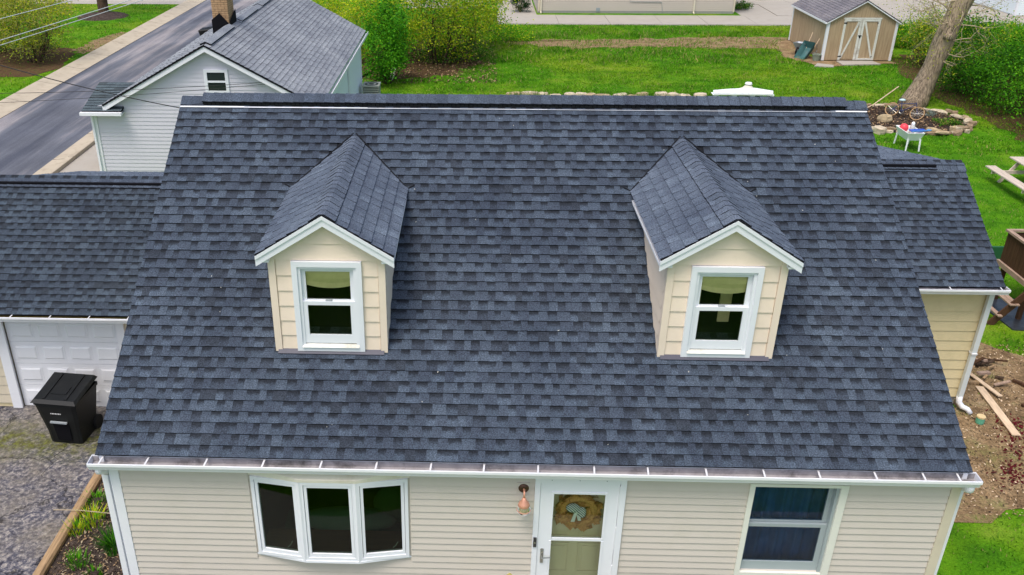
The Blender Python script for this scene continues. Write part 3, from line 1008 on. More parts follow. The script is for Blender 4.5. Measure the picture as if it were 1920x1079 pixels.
# ---- gutters, downspouts
M_STRAP = plain('weathered_strap', (0.62, 0.62, 0.63), 0.5, 0.4, 0.1, 8)
def gutter(x0, x1, y1, zt, parent, straps, depth=0.125, h=0.105, inside=M_GUTIN):
    """K-style trough whose back stands at y1, rim height zt"""
    q = MB()
    t = 0.006
    y0 = y1 - depth
    # outer shell: back, floor, front ogee
    q.box(x0, x1, y1 - t, y1, zt - h, zt + 0.01)
    q.box(x0, x1, y0 + 0.035, y1 - t, zt - h, zt - h + t)
    q.prism([(x0, y0 + 0.035, zt - h), (x0, y0 + 0.02, zt - h * 0.55), (x0, y0, zt - h * 0.35), (x0, y0, zt - 0.002), (x0, y0 + 0.012, zt), (x0, y0 + 0.014, zt - 0.012), (x0, y0 + t, zt - 0.015), (x0, y0 + t, zt - h * 0.33), (x0, y0 + 0.02 + t, zt - h * 0.52), (x0, y0 + 0.035 + t, zt - h + t)], (x1 - x0, 0, 0))
    for x in (x0, x1 - t):
        q.prism([(x, y0 + 0.035, zt - h - .001), (x, y1 + .001, zt - h - .001), (x, y1 + .001, zt + .008), (x, y0 - .001, zt + 0.002), (x, y0 - .001, zt - h * 0.35), (x, y0 + 0.02, zt - h * 0.55)], (t, 0, 0))
    g = q.build('gutter', M_WHITE, parent)
    q = MB()
    q.box(x0 + t + .001, x1 - t - .001, y0 + 0.045, y1 - t - 0.001, zt - h + t + .001, zt - h + 0.03)
    q.box(x0 + t + .001, x1 - t - .001, y1 - t - 0.004, y1 - t - 0.001, zt - h + .03, zt - 0.006)
    q.build('gutter_debris', inside, g)
    for x in straps:
        q = MB()
        q.beam((x + .008, y1 - 0.006, zt + 0.014), (x - .004, y0 + 0.006, zt + 0.003), 0.020, 0.004)
        q.build('gutter_strap', M_STRAP, g)
    return g
gutter(-5.01, 5.015, 0.044, 3.365, house, [-4.87, -4.34, -3.66, -3.0, -2.34, -1.71, -1.09, -0.49, 0.12, 0.75, 1.35, 2.0, 2.64, 3.25, 3.87, 4.4, 4.78], depth=0.165)
def elbow_spout(pts, w, d, parent, mat=M_WHITE):
    q = MB()
    for a, b in zip(pts[:-1], pts[1:]):
        q.beam(a, b, w, d, up=(0, 1, 0.01))
    return q.build('downspout', mat, parent)
# front left spout: outlet, elbow, drop beside the corner board
q = MB(); q.path([(-4.93, -0.03, 3.27), (-4.93, -0.03, 3.20), (-4.92, 0.05, 3.14), (-4.905, 0.12, 3.06)], [0.045, 0.045, 0.042, 0.038], 10)
q.build('spout_elbow', M_WHITE, house, smooth=True)
elbow_spout([(-4.93, 0.10, 3.10), (-4.93, 0.10, 0.25), (-5.0, -0.05, 0.12)], 0.07, 0.05, house)
q = MB(); q.path([(4.945, -0.03, 3.27), (4.955, -0.02, 3.19), (4.985, 0.06, 3.13), (4.99, 0.17, 3.09)], [0.055, 0.055, 0.05, 0.045], 10)
q.build('spout_elbow', M_WHITE, house, smooth=True)
elbow_spout([(4.985, 0.17, 3.12), (4.985, 0.17, 0.25), (5.08, 0.0, 0.12)], 0.07, 0.06, house, M_GREYMET2 if 'M_GREYMET2' in globals() else M_WHITE)

# ---- bay window
bay_pts = [(-3.215, 0.082), (-2.625, -0.012), (-1.968, -0.012), (-1.365, 0.082)]
q = MB()
q.prism([(-3.24, WY - .004, 3.09), (-2.63, -0.03, 3.09), (-1.963, -0.03, 3.09), (-1.345, WY - .004, 3.09)], (0, 0, 0.035))
q.idx([(-3.24, WY - .004, 3.125), (-2.63, -0.03, 3.125), (-1.963, -0.03, 3.125), (-1.345, WY - .004, 3.125), (-3.2, WY - .004, 3.215), (-1.39, WY - .004, 3.215)], [(0, 1, 4), (1, 2, 5, 4), (2, 3, 5)])
bay = q.build('bay_window', plain('cream_head_board', (0.74, 0.70, 0.58), 0.6, 0.2, 0.05, 2, (0.42, 0.35, 0.2, 1), 0.45), house)
q = MB()
q.prism([(-3.24, WY - .004, 1.87), (-2.61, -0.035, 1.87), (-1.975, -0.035, 1.87), (-1.345, WY - .004, 1.87)], (0, 0, 0.03))
q.build('bay_sill', M_WHITE2, bay)
for i in range(3):
    a, b = Vector(bay_pts[i] + (0,)), Vector(bay_pts[i + 1] + (0,))
    d = (b - a).normalized()
    n = Vector((d.y, -d.x, 0))          # towards the viewer
    Lw = (b - a).length
    def bar(u0, u1, z0, z1, t0, t1, q):
        p = [a + d * u0 + n * t0, a + d * u1 + n * t0, a + d * u1 + n * t1, a + d * u0 + n * t1]
        q.prism([(v.x, v.y, z0) for v in p], (0, 0, z1 - z0))
    g = 0.004
    q = MB()      # outer frame
    for u0, u1, z0, z1 in ((g, .045, 1.9, 3.09), (Lw - .045, Lw - g, 1.9, 3.09), (.045, Lw - .045, 3.045, 3.09), (.045, Lw - .045, 1.9, 1.945)):
        bar(u0, u1, z0, z1, -0.06, 0.012, q)
    q.build('window_frame', M_WHITE2, bay)
    q = MB()      # sash
    for u0, u1, z0, z1 in ((.05, .085, 1.95, 3.04), (Lw - .085, Lw - .05, 1.95, 3.04), (.085, Lw - .085, 3.0, 3.04), (.085, Lw - .085, 1.95, 1.995)):
        bar(u0, u1, z0, z1, -0.05, 0.0, q)
    q.build('window_sash', M_WHITE2, bay)
    q = MB(); bar(.085, Lw - .085, 1.995, 3.0, -.026, -.022, q); q.build('window_pane', M_GLASS_BAY, bay)
    if i != 1:
        q = MB(); c = a + d * (Lw * (.6 if i == 0 else .68)) - n * .07
        q.path([(c.x, c.y, 2.0), (c.x + .03, c.y, 2.03), (c.x + .06, c.y, 2.09)], .006, 6); q.build('window_crank', M_WHITE2, bay)
# mullion posts
for p in bay_pts[1:3]:
    q = MB(); q.lathe((p[0], p[1] + .02, 1.9), [(0.042, 0), (0.042, 1.19)], 8); q.build('mullion_post', M_WHITE2, bay)
# room behind the bay
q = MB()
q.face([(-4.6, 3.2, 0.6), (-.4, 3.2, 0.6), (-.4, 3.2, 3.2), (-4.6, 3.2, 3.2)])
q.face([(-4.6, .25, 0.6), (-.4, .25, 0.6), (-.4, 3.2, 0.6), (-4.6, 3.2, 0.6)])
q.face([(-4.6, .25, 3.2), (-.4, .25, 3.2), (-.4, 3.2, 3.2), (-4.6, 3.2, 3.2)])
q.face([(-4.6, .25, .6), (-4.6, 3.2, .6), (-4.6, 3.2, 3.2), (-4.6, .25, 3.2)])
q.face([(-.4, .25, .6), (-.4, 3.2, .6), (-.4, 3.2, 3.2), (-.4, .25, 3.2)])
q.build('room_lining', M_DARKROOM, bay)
q = MB(); q.prism([(-3.18, .10, 1.88), (-2.62, .04, 1.88), (-1.97, .04, 1.88), (-1.40, .10, 1.88), (-1.40, .50, 1.88), (-3.18, .50, 1.88)], (0, 0, .035))
q.build('inner_sill', wood('varnished_sill', (0.16, 0.075, 0.03), 0.3, (2, 30, 30)), bay)
sofa = thing('sofa', 'dim green sofa behind the bay window glass', 'sofa', (-2.2, 0.9, 0.6))
q = MB(); q.box(-3.1, -1.2, .62, 1.35, .62, 1.55); q.build('sofa_base', plain('dark_green_fabric', (0.02, 0.06, 0.03), 0.95, 0.05), sofa)
q = MB(); q.ball((-2.2, 0.68, 1.93), 0.5, (1.25, .36, .33), 16, 10); q.build('seat_back', plain('teal_throw', (0.12, 0.24, 0.19), 0.95, 0.05, 0.3, 4), sofa, smooth=True)
q = MB(); q.ball((-1.62, 0.85, 2.05), 0.3, (.9, .5, .95), 14, 10); q.build('cushion', plain('green_cushion', (0.05, 0.13, 0.06), 0.95, 0.05, 0.3, 4), sofa, smooth=True)

# ---- storm door with the panel door behind it
q = MB()
X0, X1 = 0.11, 1.16
for a, b, c, e in ((X0, X0 + .062, .55, 3.165), (X1 - .07, X1, .55, 3.165), (X0 + .062, X1 - .07, 3.09, 3.165)):
    q.box(a, b, WY - .045, WY + .06, c, e)
sd = q.build('storm_door', M_WHITE2, house)
q = MB()
px0, px1 = X0 + .066, X1 - .074
for a, b, c, e in ((px0, px0 + .145, .6, 3.085), (px1 - .145, px1, .6, 3.085), (px0 + .145, px1 - .145, 2.94, 3.085), (px0 + .145, px1 - .145, 2.215, 2.255), (px0 + .145, px1 - .145, .6, .85)):
    q.box(a, b, WY - .032, WY - .002, c, e)
q.build('door_leaf', M_WHITE2, sd)
q = MB()
for a, b, c, e in ((px0 + .13, px0 + .158, 2.25, 2.955), (px1 - .158, px1 - .13, 2.25, 2.955), (px0 + .158, px1 - .158, 2.927, 2.955), (px0 + .13, px0 + .158, .84, 2.22), (px1 - .158, px1 - .13, .84, 2.22)):
    q.box(a, b, WY - .042, WY - .034, c, e)
q.build('glazing_bead', M_WHITE2, sd)
q = MB(); q.box(px0 + .145, px1 - .145, WY - .018, WY - .014, 2.255, 2.94); q.build('door_pane', M_GLASS_CLEAR, sd)
q = MB(); q.box(px0 + .145, px1 - .145, WY - .018, WY - .014, .85, 2.215); q.build('door_pane', M_GLASS_CLEAR, sd)
q = MB(); q.box(px0 + .04, px0 + .075, WY - .045, WY - .033, 1.87, 2.09); q.ball((px0 + .0575, WY - .048, 2.06), .012, (1, .6, 1), 8, 6)
hd = q.build('handle_plate', M_CHROME, sd)
q = MB(); q.path([(px0 + .0575, WY - .045, 1.985), (px0 + .0575, WY - .09, 1.985), (px0 + .10, WY - .095, 1.995), (px0 + .16, WY - .09, 2.0)], .009, 6); q.build('lever', M_CHROME, sd)
q = MB(); q.box(X0 + .012, X0 + .05, WY - .062, WY - .046, 2.13, 2.27); q.build('doorbell', plain('dark_doorbell', (0.03, 0.03, 0.035), 0.3, 0.5), sd)
q = MB(); q.lathe((X0 + .031, WY - .067, 2.2), [(0.0, -.002), (.012, 0), (.013, .004)], 12, axis='y'); q.build('bell_button', M_CHROME, sd)
for k in range(4):
    q = MB(); q.box(px1 - .004, px1 + .004, WY - .05, WY - .033, .9 + k * .6, 1.25 + k * .6); q.build('hinge', M_WHITE, sd)
for xx in (.3, .62, .93):
    q = MB(); q.lathe((xx, WY - .05, 3.13), [(0, 0), (.006, .002), (.006, .006)], 8, axis='y'); q.build('screw', M_GREYMET, sd)
M_OLIVE = plain('olive_cream_door', (0.70, 0.62, 0.47), 0.5, 0.3, 0.04)
q = MB(); q.box(.17, 1.10, WY + .16, WY + .205, .62, 3.1)
idr = q.build('entry_door', M_OLIVE, house)
for (a, b, c, e) in ((.30, .58, 1.55, 2.02), (.69, .97, 1.55, 2.02), (.30, .58, .8, 1.4), (.69, .97, .8, 1.4), (.30, .58, 2.12, 2.42), (.69, .97, 2.12, 2.42)):
    q = MB()
    t = .018
    for (x0, x1, z0, z1) in ((a, b, c, c + t), (a, b, e - t, e), (a, a + t, c + t, e - t), (b - t, b, c + t, e - t)):
        q.box(x0, x1, WY + .147, WY + .161, z0, z1)
    q.box(a + .05, b - .05, WY + .15, WY + .161, c + .05, e - .05)
    q.build('door_panel', M_OLIVE, idr)
# half round light in the door
q = MB()
cx, cz, R0 = .635, 2.80, .30
arc = [(cx + R0 * math.cos(t * math.pi / 12), WY + .148, cz + .55 * R0 * math.sin(t * math.pi / 12)) for t in range(13)]
q.prism(arc, (0, .013, 0)); q.build('fan_light_frame', M_WHITE2, idr)
for t0, t1 in ((0.3, 3.7), (4.3, 7.7), (8.3, 11.7)):
    q = MB()
    pts = [(cx + .26 * math.cos(t * math.pi / 12), WY + .143, cz + .012 + .5 * .26 * math.sin(t * math.pi / 12)) for t in np.linspace(t0, t1, 6)]
    pts += [(cx + .09 * math.cos(t * math.pi / 12), WY + .143, cz + .012 + .5 * .09 * math.sin(t * math.pi / 12)) for t in (t1, t0)]
    q.prism(pts, (0, .006, 0)); q.build('fan_light_pane', M_DARKROOM, idr)

# ---- double hung window on the right
q = MB()
wx0, wx1, wz0, wz1 = 2.565, 3.68, 1.735, 3.13
for a, b, c, e in ((wx0, wx0 + .06, wz0, wz1), (wx1 - .085, wx1, wz0, wz1), (wx0 + .06, wx1 - .085, wz1 - .04, wz1), (wx0 + .06, wx1 - .085, wz0, wz0 + .05)):
    q.box(a, b, WY - .04, WY + .02, c, e)
wn = q.build('double_hung_window', plain('cream_window_trim', (0.72, 0.72, 0.64), 0.5, 0.3, 0.03), house)
M_SASH = plain('grey_sash_paint', (0.33, 0.38, 0.39), 0.5, 0.3, 0.05)
q = MB()
for a, b, c, e in ((2.615, 2.635, 1.79, 3.09), (3.56, 3.60, 1.79, 3.09), (2.635, 3.56, 3.07, 3.09)):
    q.box(a, b, WY - .01, WY + .13, c, e)
q.build('window_jamb', M_SASH, wn)
q = MB()
for a, b, c, e in ((2.635, 2.655, 2.47, 3.07), (3.51, 3.56, 2.47, 3.07), (2.655, 3.51, 2.47, 2.52)):
    q.box(a, b, WY + .06, WY + .09, c, e)
q.build('upper_sash', M_SASH, wn)
q = MB()
for a, b, c, e in ((2.635, 2.655, 1.79, 2.50), (3.50, 3.56, 1.79, 2.50), (2.655, 3.50, 2.455, 2.50), (2.655, 3.50, 1.79, 1.92)):
    q.box(a, b, WY + .02, WY + .05, c, e)
q.build('lower_sash', M_SASH, wn)
q = MB(); q.box(2.655, 3.51, WY + .073, WY + .077, 2.52, 3.07); q.build('window_pane', M_GLASS_BLUE, wn)
q = MB(); q.box(2.655, 3.50, WY + .033, WY + .037, 1.92, 2.455); q.build('window_pane', M_GLASS_BLUE, wn)
q = MB()
n = 60
M_CURT = plain('navy_curtain', (0.045, 0.095, 0.16), 0.95, 0.05, 0.4, 5)
for k in range(n):
    a, b = 2.6 + 1.05 * k / n, 2.6 + 1.05 * (k + 1) / n
    yy = lambda x: WY + .21 + .03 * math.sin(x * 26) + .015 * math.sin(x * 57)
    q.face([(a, yy(a), 1.7), (b, yy(b), 1.7), (b, yy(b), 3.15), (a, yy(a), 3.15)])
q.build('curtain', M_CURT, wn, smooth=True)

# ---- porch rail posts whose tops reach into the picture
M_POST = wood('yellowed_treated_wood', (0.42, 0.36, 0.12), 0.3, (25, 25, 3))
for x, lab in ((-0.175, 'yellowed square porch post top left of the white storm door'), (1.265, 'yellowed square porch post top right of the white storm door')):
    p = thing('porch_post', lab, 'post', (x, -0.5, 0), group='porch posts')
    q = MB(); q.box(x - .05, x + .05, -.55, -.45, 0, 2.15); q.build('post_shaft', M_POST, p)
    q = MB(); q.lathe((x, -.5, 2.15), [(.078, 0), (.078, .02), (.0, .05)], 4); q.build('post_cap', M_POST, p)
pst = MB(); pst.box(-0.4, 1.5, -1.3, WY - .03, -.05, .5)
structure(pst.build('front_stoop', M_CONC))

# ---- wall lantern
lan = thing('wall_lantern', 'copper wall lantern with clear round globe left of storm door', 'lamp', (-0.02, WY, 2.72))
q = MB(); q.lathe((-0.02, WY - .012, 2.985), [(0, -.03), (.05, -.028), (.062, -.01), (.064, 0), (.064, .012)], 16, axis='y'); q.build('backplate', M_BRONZE, lan, smooth=True)
q = MB(); q.box(-.10, .055, WY - .02, WY - .008, 2.91, 3.06); q.build('mounting_block', M_SIDE, lan)
q = MB(); q.path([(-.02, WY - .04, 2.985), (-.02, WY - .10, 3.03), (-.02, WY - .15, 3.02), (-.02, WY - .17, 2.96)], .012, 8); q.build('arm', M_COPPER, lan, smooth=True)
q = MB(); q.lathe((-.02, WY - .17, 2.86), [(0.0, .11), (.022, .10), (.03, .07), (.06, .035), (.07, 0), (.068, -.004)], 16); q.build('hood', M_COPPER, lan, smooth=True)
q = MB(); q.lathe((-.02, WY - .17, 2.86), [(.058, -.002), (.078, -.04), (.078, -.08), (.055, -.12), (.02, -.135), (0, -.137)], 16); q.build('globe', M_GLASS_LAMP, lan, smooth=True)
q = MB(); q.ball((-.02, WY - .17, 2.80), .03, (1, 1, 1.4), 10, 8); q.build('bulb', M_BULB, lan, smooth=True)
q = MB(); q.ring((-.02, WY - .17, 2.80), (1, 0, 0), (0, 1, 0), .08, .004, 20, 5); q.build('cage_ring', M_COPPER, lan)

# ---- burlap wreath
wr = thing('wreath', 'round tan burlap wreath with striped bow hanging behind storm door glass', 'wreath', (.65, WY + .1, 2.27))
m = NT('burlap')
w1 = m.noise(60, 3, 0.6)
m.bump(w1, 0.6, 0.005)
m.done(m.ramp(w1, [(0.3, (0.36, 0.18, 0.06)), (0.7, (0.66, 0.38, 0.15))]), 0.9, 0.1)
rr = random.Random(3)
q = MB()
for k in range(95):
    t = rr.uniform(0, 2 * math.pi)
    R_ = rr.uniform(.135, .245)
    c = Vector((.652 + R_ * math.cos(t), WY + .10 + rr.uniform(-.05, .03), 2.555 + R_ * math.sin(t)))
    # a curled ruffle: a bent strip
    a = rr.uniform(0, 6.28)
    u = Vector((math.cos(a), rr.uniform(-.3, .3), math.sin(a))).normalized()
    w = Vector((-math.sin(a), rr.uniform(-.5, .2), math.cos(a))).normalized()
    n_ = u.cross(w).normalized()
    sz = rr.uniform(.045, .075)
    prev = None
    for j in range(6):
        ph = -1.3 + 2.6 * j / 5
        p = c + u * sz * math.sin(ph) - n_ * sz * math.cos(ph) * .8
        row = (p - w * sz * .8, p + w * sz * .8)
        if prev: q.face([prev[0], row[0], row[1], prev[1]])
        prev = row
q.ring((.652, WY + .12, 2.555), (1, 0, 0), (0, 0, 1), .19, .05, 24, 8)
q.build('burlap_ring', MATS['burlap'], wr)
m = NT('striped_ribbon')
wv = m.n('ShaderNodeTexWave'); wv.inputs['Scale'].default_value = 18; wv.bands_direction = 'DIAGONAL'
m.l(m.pos(), wv.inputs['Vector'])
m.done(m.ramp(wv.outputs['Fac'], [(0.45, (0.72, 0.76, 0.78)), (0.55, (0.10, 0.14, 0.20))]), 0.8, 0.1)
q = MB()
q.ball((.575, WY + .03, 2.665), .085, (1.0, .45, .75), 14, 8)
q.ball((.68, WY + .03, 2.60), .08, (.7, .45, 1.0), 14, 8)
q.build('bow_loop', MATS['striped_ribbon'], wr, smooth=True)
q = MB()
q.prism([(.60, WY + .02, 2.62), (.63, WY + .02, 2.62), (.60, WY + .0, 2.48), (.555, WY + .0, 2.48)], (0, .006, 0))
q.prism([(.61, WY + .025, 2.62), (.64, WY + .025, 2.62), (.68, WY + .01, 2.49), (.64, WY + .01, 2.49)], (0, .006, 0))
q.build('ribbon_tail', plain('pale_ribbon', (0.7, 0.74, 0.74), 0.7, 0.1), wr)

# ------------------------------------------------------------------ garage wing on the left
GY, GEZ, GEY, GRY, GRZ = 5.82, 2.21, 5.47, 8.02, 3.80
gx0, gx1 = -10.75, -4.96
GT = (GRZ - GEZ) / (GRY - GEY)
gca = 1 / math.hypot(1, GT)
gar = wall_core(gx0 + .15, gx1 + .05, 0, 2.12, GY, GY + .14, [(-9.22, -7.12, -1, 1.92)]).build('garage_wall', M_TAN, house)
z = 0.1
while z < 2.1:
    z1 = min(z + .2, 2.12)
    for a, b in ((gx0 + .15, -9.40), (-6.98, -4.98)):
        clap(a, b, z, z1, GY, .016).build('siding_board', M_TRIMTAN, gar)
    z = z1
q = MB()
for a, b, c, e in ((-9.40, -9.22, 0, 2.08), (-7.12, -6.975, 0, 2.08), (-9.22, -7.12, 1.92, 2.08)):
    q.box(a, b, GY - .05, GY + .03, c, e)
q.build('garage_door_trim', M_WHITE, gar)
q = MB(); q.box(-9.22, -7.12, GY + .06, GY + .1, .01, 1.92)
gd = q.build('garage_door', M_WHITE, house)
for r_ in range(4):
    z0 = .02 + .475 * r_
    q = MB(); q.box(-9.215, -7.125, GY + .035, GY + .059, z0, z0 + .468); q.build('door_section', M_WHITE, gd)
    for c_ in range(4):
        x0 = -9.14 + c_ * .51
        q = MB()
        q.prism([(x0, GY + .034, z0 + .08), (x0 + .43, GY + .034, z0 + .08), (x0 + .43, GY + .034, z0 + .39), (x0, GY + .034, z0 + .39)], (0, -.004, 0))
        q.idx([(x0 + .02, GY + .03, z0 + .10), (x0 + .41, GY + .03, z0 + .10), (x0 + .41, GY + .03, z0 + .37), (x0 + .02, GY + .03, z0 + .37),
               (x0 + .05, GY + .017, z0 + .13), (x0 + .38, GY + .017, z0 + .13), (x0 + .38, GY + .017, z0 + .34), (x0 + .05, GY + .017, z0 + .34)],
              [(0, 1, 5, 4), (1, 2, 6, 5), (2, 3, 7, 6), (3, 0, 4, 7), (4, 5, 6, 7)])
        q.build('raised_panel', M_WHITE, gd)
# gable end, back wall
q = MB()
q.prism([(gx0 + .15, GY + .14, 0), (gx0 + .15, 12.4, 0), (gx0 + .15, 12.4, 2.35), (gx0 + .15, GRY, GRZ - .08), (gx0 + .15, GY + .14, GEZ + .1)], (.12, 0, 0))
q.box(gx0 + .3, gx1, 12.3, 12.4, 0, 2.35)
q.build('garage_side_wall', M_TAN, house)
gr = deck('garage_roof', [(gx0, GEY, GEZ), (gx1, GEY, GEZ), (gx1, GRY, GRZ), (gx0, GRY, GRZ)], .05, M_EDGE, house)
TOOTHG, SLOTG = set_shingles('garage_shingle', 0.86, (0.95, 1.0, 1.0))
SHG = TOOTHG + SLOTG + [M_EDGE]
gl = math.hypot(GRY - GEY, GRZ - GEZ)
shingle_slope((gx0, GEY, GEZ), (1, 0, 0), (0, gca, GT * gca), gx1 - gx0, int(gl / EX) + 1, gr, 21, mats=SHG)
q = MB()
q.box(gx0, gx1, GRY - .12, GRY + .12, GRZ - .07, GRZ + .005)
gv = q.build('garage_ridge_vent', M_BLACK, house)
ridge_caps(gx0, gx1 + .01, GRY, GRZ + .02, .16, 1.0, gv, tf=GT, tb=.3)
def low_slope(name, x0, x1, y0, y1, z0, t, seed, mat, xa=None):
    """shallow rear roof falling away from the ridge"""
    z1 = z0 - t * (y1 - y0)
    o = deck(name, [(x1, y1, z1), (x0, y1, z1), (x0, y0, z0), (x1, y0, z0)], .05, M_EDGE, house)
    cb = 1 / math.hypot(1, t)
    L = (y1 - y0) / cb
    shingle_slope((x1, y1, z1), (-1, 0, 0), (0, -cb, t * cb), x1 - x0, int(L / EX) + 1, o, seed, mats=mat)
low_slope('garage_rear_roof', gx0 + .3, gx1, GRY + .05, 12.62, GRZ - .02, .31, 22, SHDORM_LIT)  # lightened shingle copy: grazing light on this slope is in the colour
g2 = gutter(gx0, -4.99, GEY + .03, GEZ - .01, house, [-10.2, -9.5, -8.8, -8.1, -7.4, -6.7, -6.0, -5.4], depth=.12,
            inside=plain('mossy_gutter_debris', (0.12, 0.09, 0.03), 0.95, 0.05, 0.6, 14, (0.05, 0.07, 0.01, 1), 0.8))
q = MB(); q.box(gx0 + .1, -4.99, GEY + .032, GY - .055, 2.085, 2.12); q.build('garage_soffit', M_WHITE, house)

# ------------------------------------------------------------------ wing on the right
RY, REZ, REY, RRY, RRZ = 6.36, 2.70, 6.10, 8.42, 4.18
rx0, rx1 = 4.96, 8.70
RT = (RRZ - REZ) / (RRY - REY)
rca = 1 / math.hypot(1, RT)
rw = wall_core(rx0, 8.60, .25, 2.62, RY, RY + .14, []).build('wing_wall', M_TAN, house)
z = .26
while z < 2.6:
    z1 = min(z + .2037, 2.62)
    clap(rx0, 8.58, z, z1, RY, .018).build('siding_board', M_TAN, rw)
    z = z1
q = MB()
q.prism([(8.60, RY + .0, .25), (8.60, 12.6, .25), (8.60, 12.6, 3.1), (8.60, RRY, RRZ - .1), (8.60, RY, 2.75)], (-.12, .0, 0))
wg = q.build('wing_gable_wall', M_TAN, house)
q = MB(); q.box(rx0, 8.58, RY + .02, 12.5, -.1, .25); q.build('wing_foundation', M_FOUND, house)
q = MB(); q.box(8.575, 8.635, RY - .03, RY + .06, .25, 2.6); q.build('corner_trim', M_TAN, house)
wr_ = deck('wing_roof', [(rx0, REY, REZ), (rx1, REY, REZ), (rx1, RRY, RRZ), (rx0, RRY, RRZ)], .05, M_EDGE, house)
shingle_slope((rx0, REY, REZ), (1, 0, 0), (0, rca, RT * rca), rx1 - rx0, int(math.hypot(RRY - REY, RRZ - REZ) / EX) + 1, wr_, 31)
q = MB(); q.box(rx0, 8.15, RRY - .12, RRY + .12, RRZ - .06, RRZ + .012)
rv = q.build('wing_ridge_vent', M_BLACK, house)
ridge_caps(rx0, 8.15, RRY, RRZ + .026, .15, 1.0, rv, tf=RT, tb=.23)
ridge_caps(8.15, rx1, RRY, RRZ + .004, .15, 1.0, house, tf=RT, tb=.23)
low_slope('wing_rear_roof', rx0, rx1, RRY + .03, 14.2, RRZ - .01, .215, 32, SHDORM_LIT)  # lightened shingle copy here too, grazing light painted into it
gutter(rx0 + .02, 8.74, REY + .03, REZ - .005, house, [5.5, 6.2, 6.9, 7.72, 8.6], depth=.135)
q = MB(); q.box(rx0 + .02, 8.6, REY + .032, RY - .02, 2.60, 2.63); q.build('wing_soffit', M_TAN, house)
q = MB()
q.beam((8.60, RY - .09, 2.64), (8.60, RY - .08, .30), .09, .075, up=(0, 1, 0.01))
ds = q.build('downspout', plain('pale_grey_spout', (0.62, 0.66, 0.66), 0.45, 0.4, 0.04), house)
q = MB(); q.path([(8.60, RY - .08, .32), (8.61, RY - .09, .19), (8.66, RY - .14, .12), (8.74, RY - .2, .10), (8.79, RY - .24, .03)], [.055, .055, .052, .05, .05], 10)
q.build('spout_elbow', M_WHITE, house, smooth=True)
q = MB(); q.box(8.55, 8.65, RY - .14, RY - .02, 1.25, 1.28); q.build('spout_strap', M_WHITE, ds)

# ------------------------------------------------------------------ neighbour house
NY = 17.2
nb = thing('neighbour_house', 'pale blue grey sided house with steep grey roof beside the road', 'house', (-8.3, NY, 0))
M_NSIDE = plain('pale_blue_siding', (0.60, 0.59, 0.645), 0.55, 0.3, 0.03, 1.5)
M_NWHITE = plain('bright_white_siding', (0.74, 0.80, 0.82), 0.5, 0.3, 0.03, 2)
NT_T, NAX, NAZ, NHW = 0.545, -8.3, 4.62, 3.2
NYB = 28.6
q = MB()
q.prism([(-11.9, NY + .02, 0), (-5.35, NY + .02, 0), (-5.35, NY + .02, 2.85), (NAX, NY + .02, NAZ - .12), (-11.2, NY + .02, 2.9), (-11.9, NY + .02, 2.75)], (0, .12, 0))
q.box(-11.2, -11.08, NY + .14, NYB - .3, 0, 2.85)
q.box(-5.47, -5.35, NY + .14, NYB - .3, 0, 2.82)
q.prism([(-11.2, NYB - .3, 0), (-5.35, NYB - .3, 0), (-5.35, NYB - .3, 2.82), (NAX, NYB - .3, NAZ - .12), (-11.2, NYB - .3, 2.85)], (0, .1, 0))
q.box(-11.9, -11.78, NY + .14, 20.0, 0, 2.6)
nwall = q.build('wall', M_NSIDE, nb)
q = MB()
z = .1
while z < 4.45:
    z1 = z + .118
    xa, xb = -11.84, -5.37
    if z1 > 2.7: xa = max(-11.15, NAX - (NAZ - .12 - z1) / NT_T + .02)
    if z1 > 2.85: xb = min(xb, NAX + (NAZ - .12 - z1) / NT_T - .02)
    for a, b in ([(xa, -8.40), (-7.80, xb)] if 3.22 < z < 3.8 else [(xa, xb)]):
        if b - a > .05:
            q.idx([(a, NY + .004, z), (b, NY + .004, z), (b, NY + .017, z1), (a, NY + .017, z1), (a, NY + .03, z), (b, NY + .03, z)], [(0, 1, 2, 3), (4, 5, 1, 0)])
    z = z1
stuff(q.build('siding_boards', M_NSIDE, nwall))
q = MB()
z = .1
while z < 2.75:
    z1 = z + .118
    q.idx([(-5.333, NY + .2, z), (-5.333, NYB - .2, z), (-5.347, NYB - .2, z1), (-5.347, NY + .2, z1), (-5.36, NY + .2, z), (-5.36, NYB - .2, z)], [(0, 1, 2, 3), (4, 5, 1, 0)])
    z = z1
stuff(q.build('side_siding_boards', M_NWHITE, nwall))
for x in (-11.9,):
    q = MB(); q.box(x - .02, x + .09, NY - .02, NY + .1, 0, 2.62); q.build('corner_trim', M_WHITE, nb)
q = MB(); q.box(-5.37, -5.30, NYB - .36, NYB - .22, 0, 2.8); q.build('corner_trim', M_WHITE, nb)
q = MB(); q.box(-5.33, -5.28, 24.4, 24.6, 1.2, 2.75); q.build('wall_conduit', M_WHITE, nb)
for s in (-1, 1):      # gable barge boards
    q = MB()
    q.prism([(NAX, NY - .2, NAZ - .02), (NAX + s * NHW, NY - .2, NAZ - .02 - NT_T * NHW), (NAX + s * NHW, NY - .2, NAZ - .20 - NT_T * NHW), (NAX, NY - .2, NAZ - .20)], (0, .03, 0))
    q.prism([(NAX, NY - .17, NAZ - .16), (NAX + s * NHW, NY - .17, NAZ - .16 - NT_T * NHW), (NAX + s * NHW, NY - .17, NAZ - .18 - NT_T * NHW), (NAX, NY - .17, NAZ - .18)], (0, .19, 0))
    q.build('barge_board', M_WHITE, nb)
q = MB()
for a, b, c, e in ((-8.45, -8.36, 3.2, 3.88), (-7.84, -7.75, 3.2, 3.88), (-8.36, -7.84, 3.8, 3.88), (-8.36, -7.84, 3.2, 3.27), (-8.36, -7.84, 3.51, 3.56)):
    q.box(a, b, NY - .03, NY + .03, c, e)
nw = q.build('gable_window', M_WHITE2, nb)
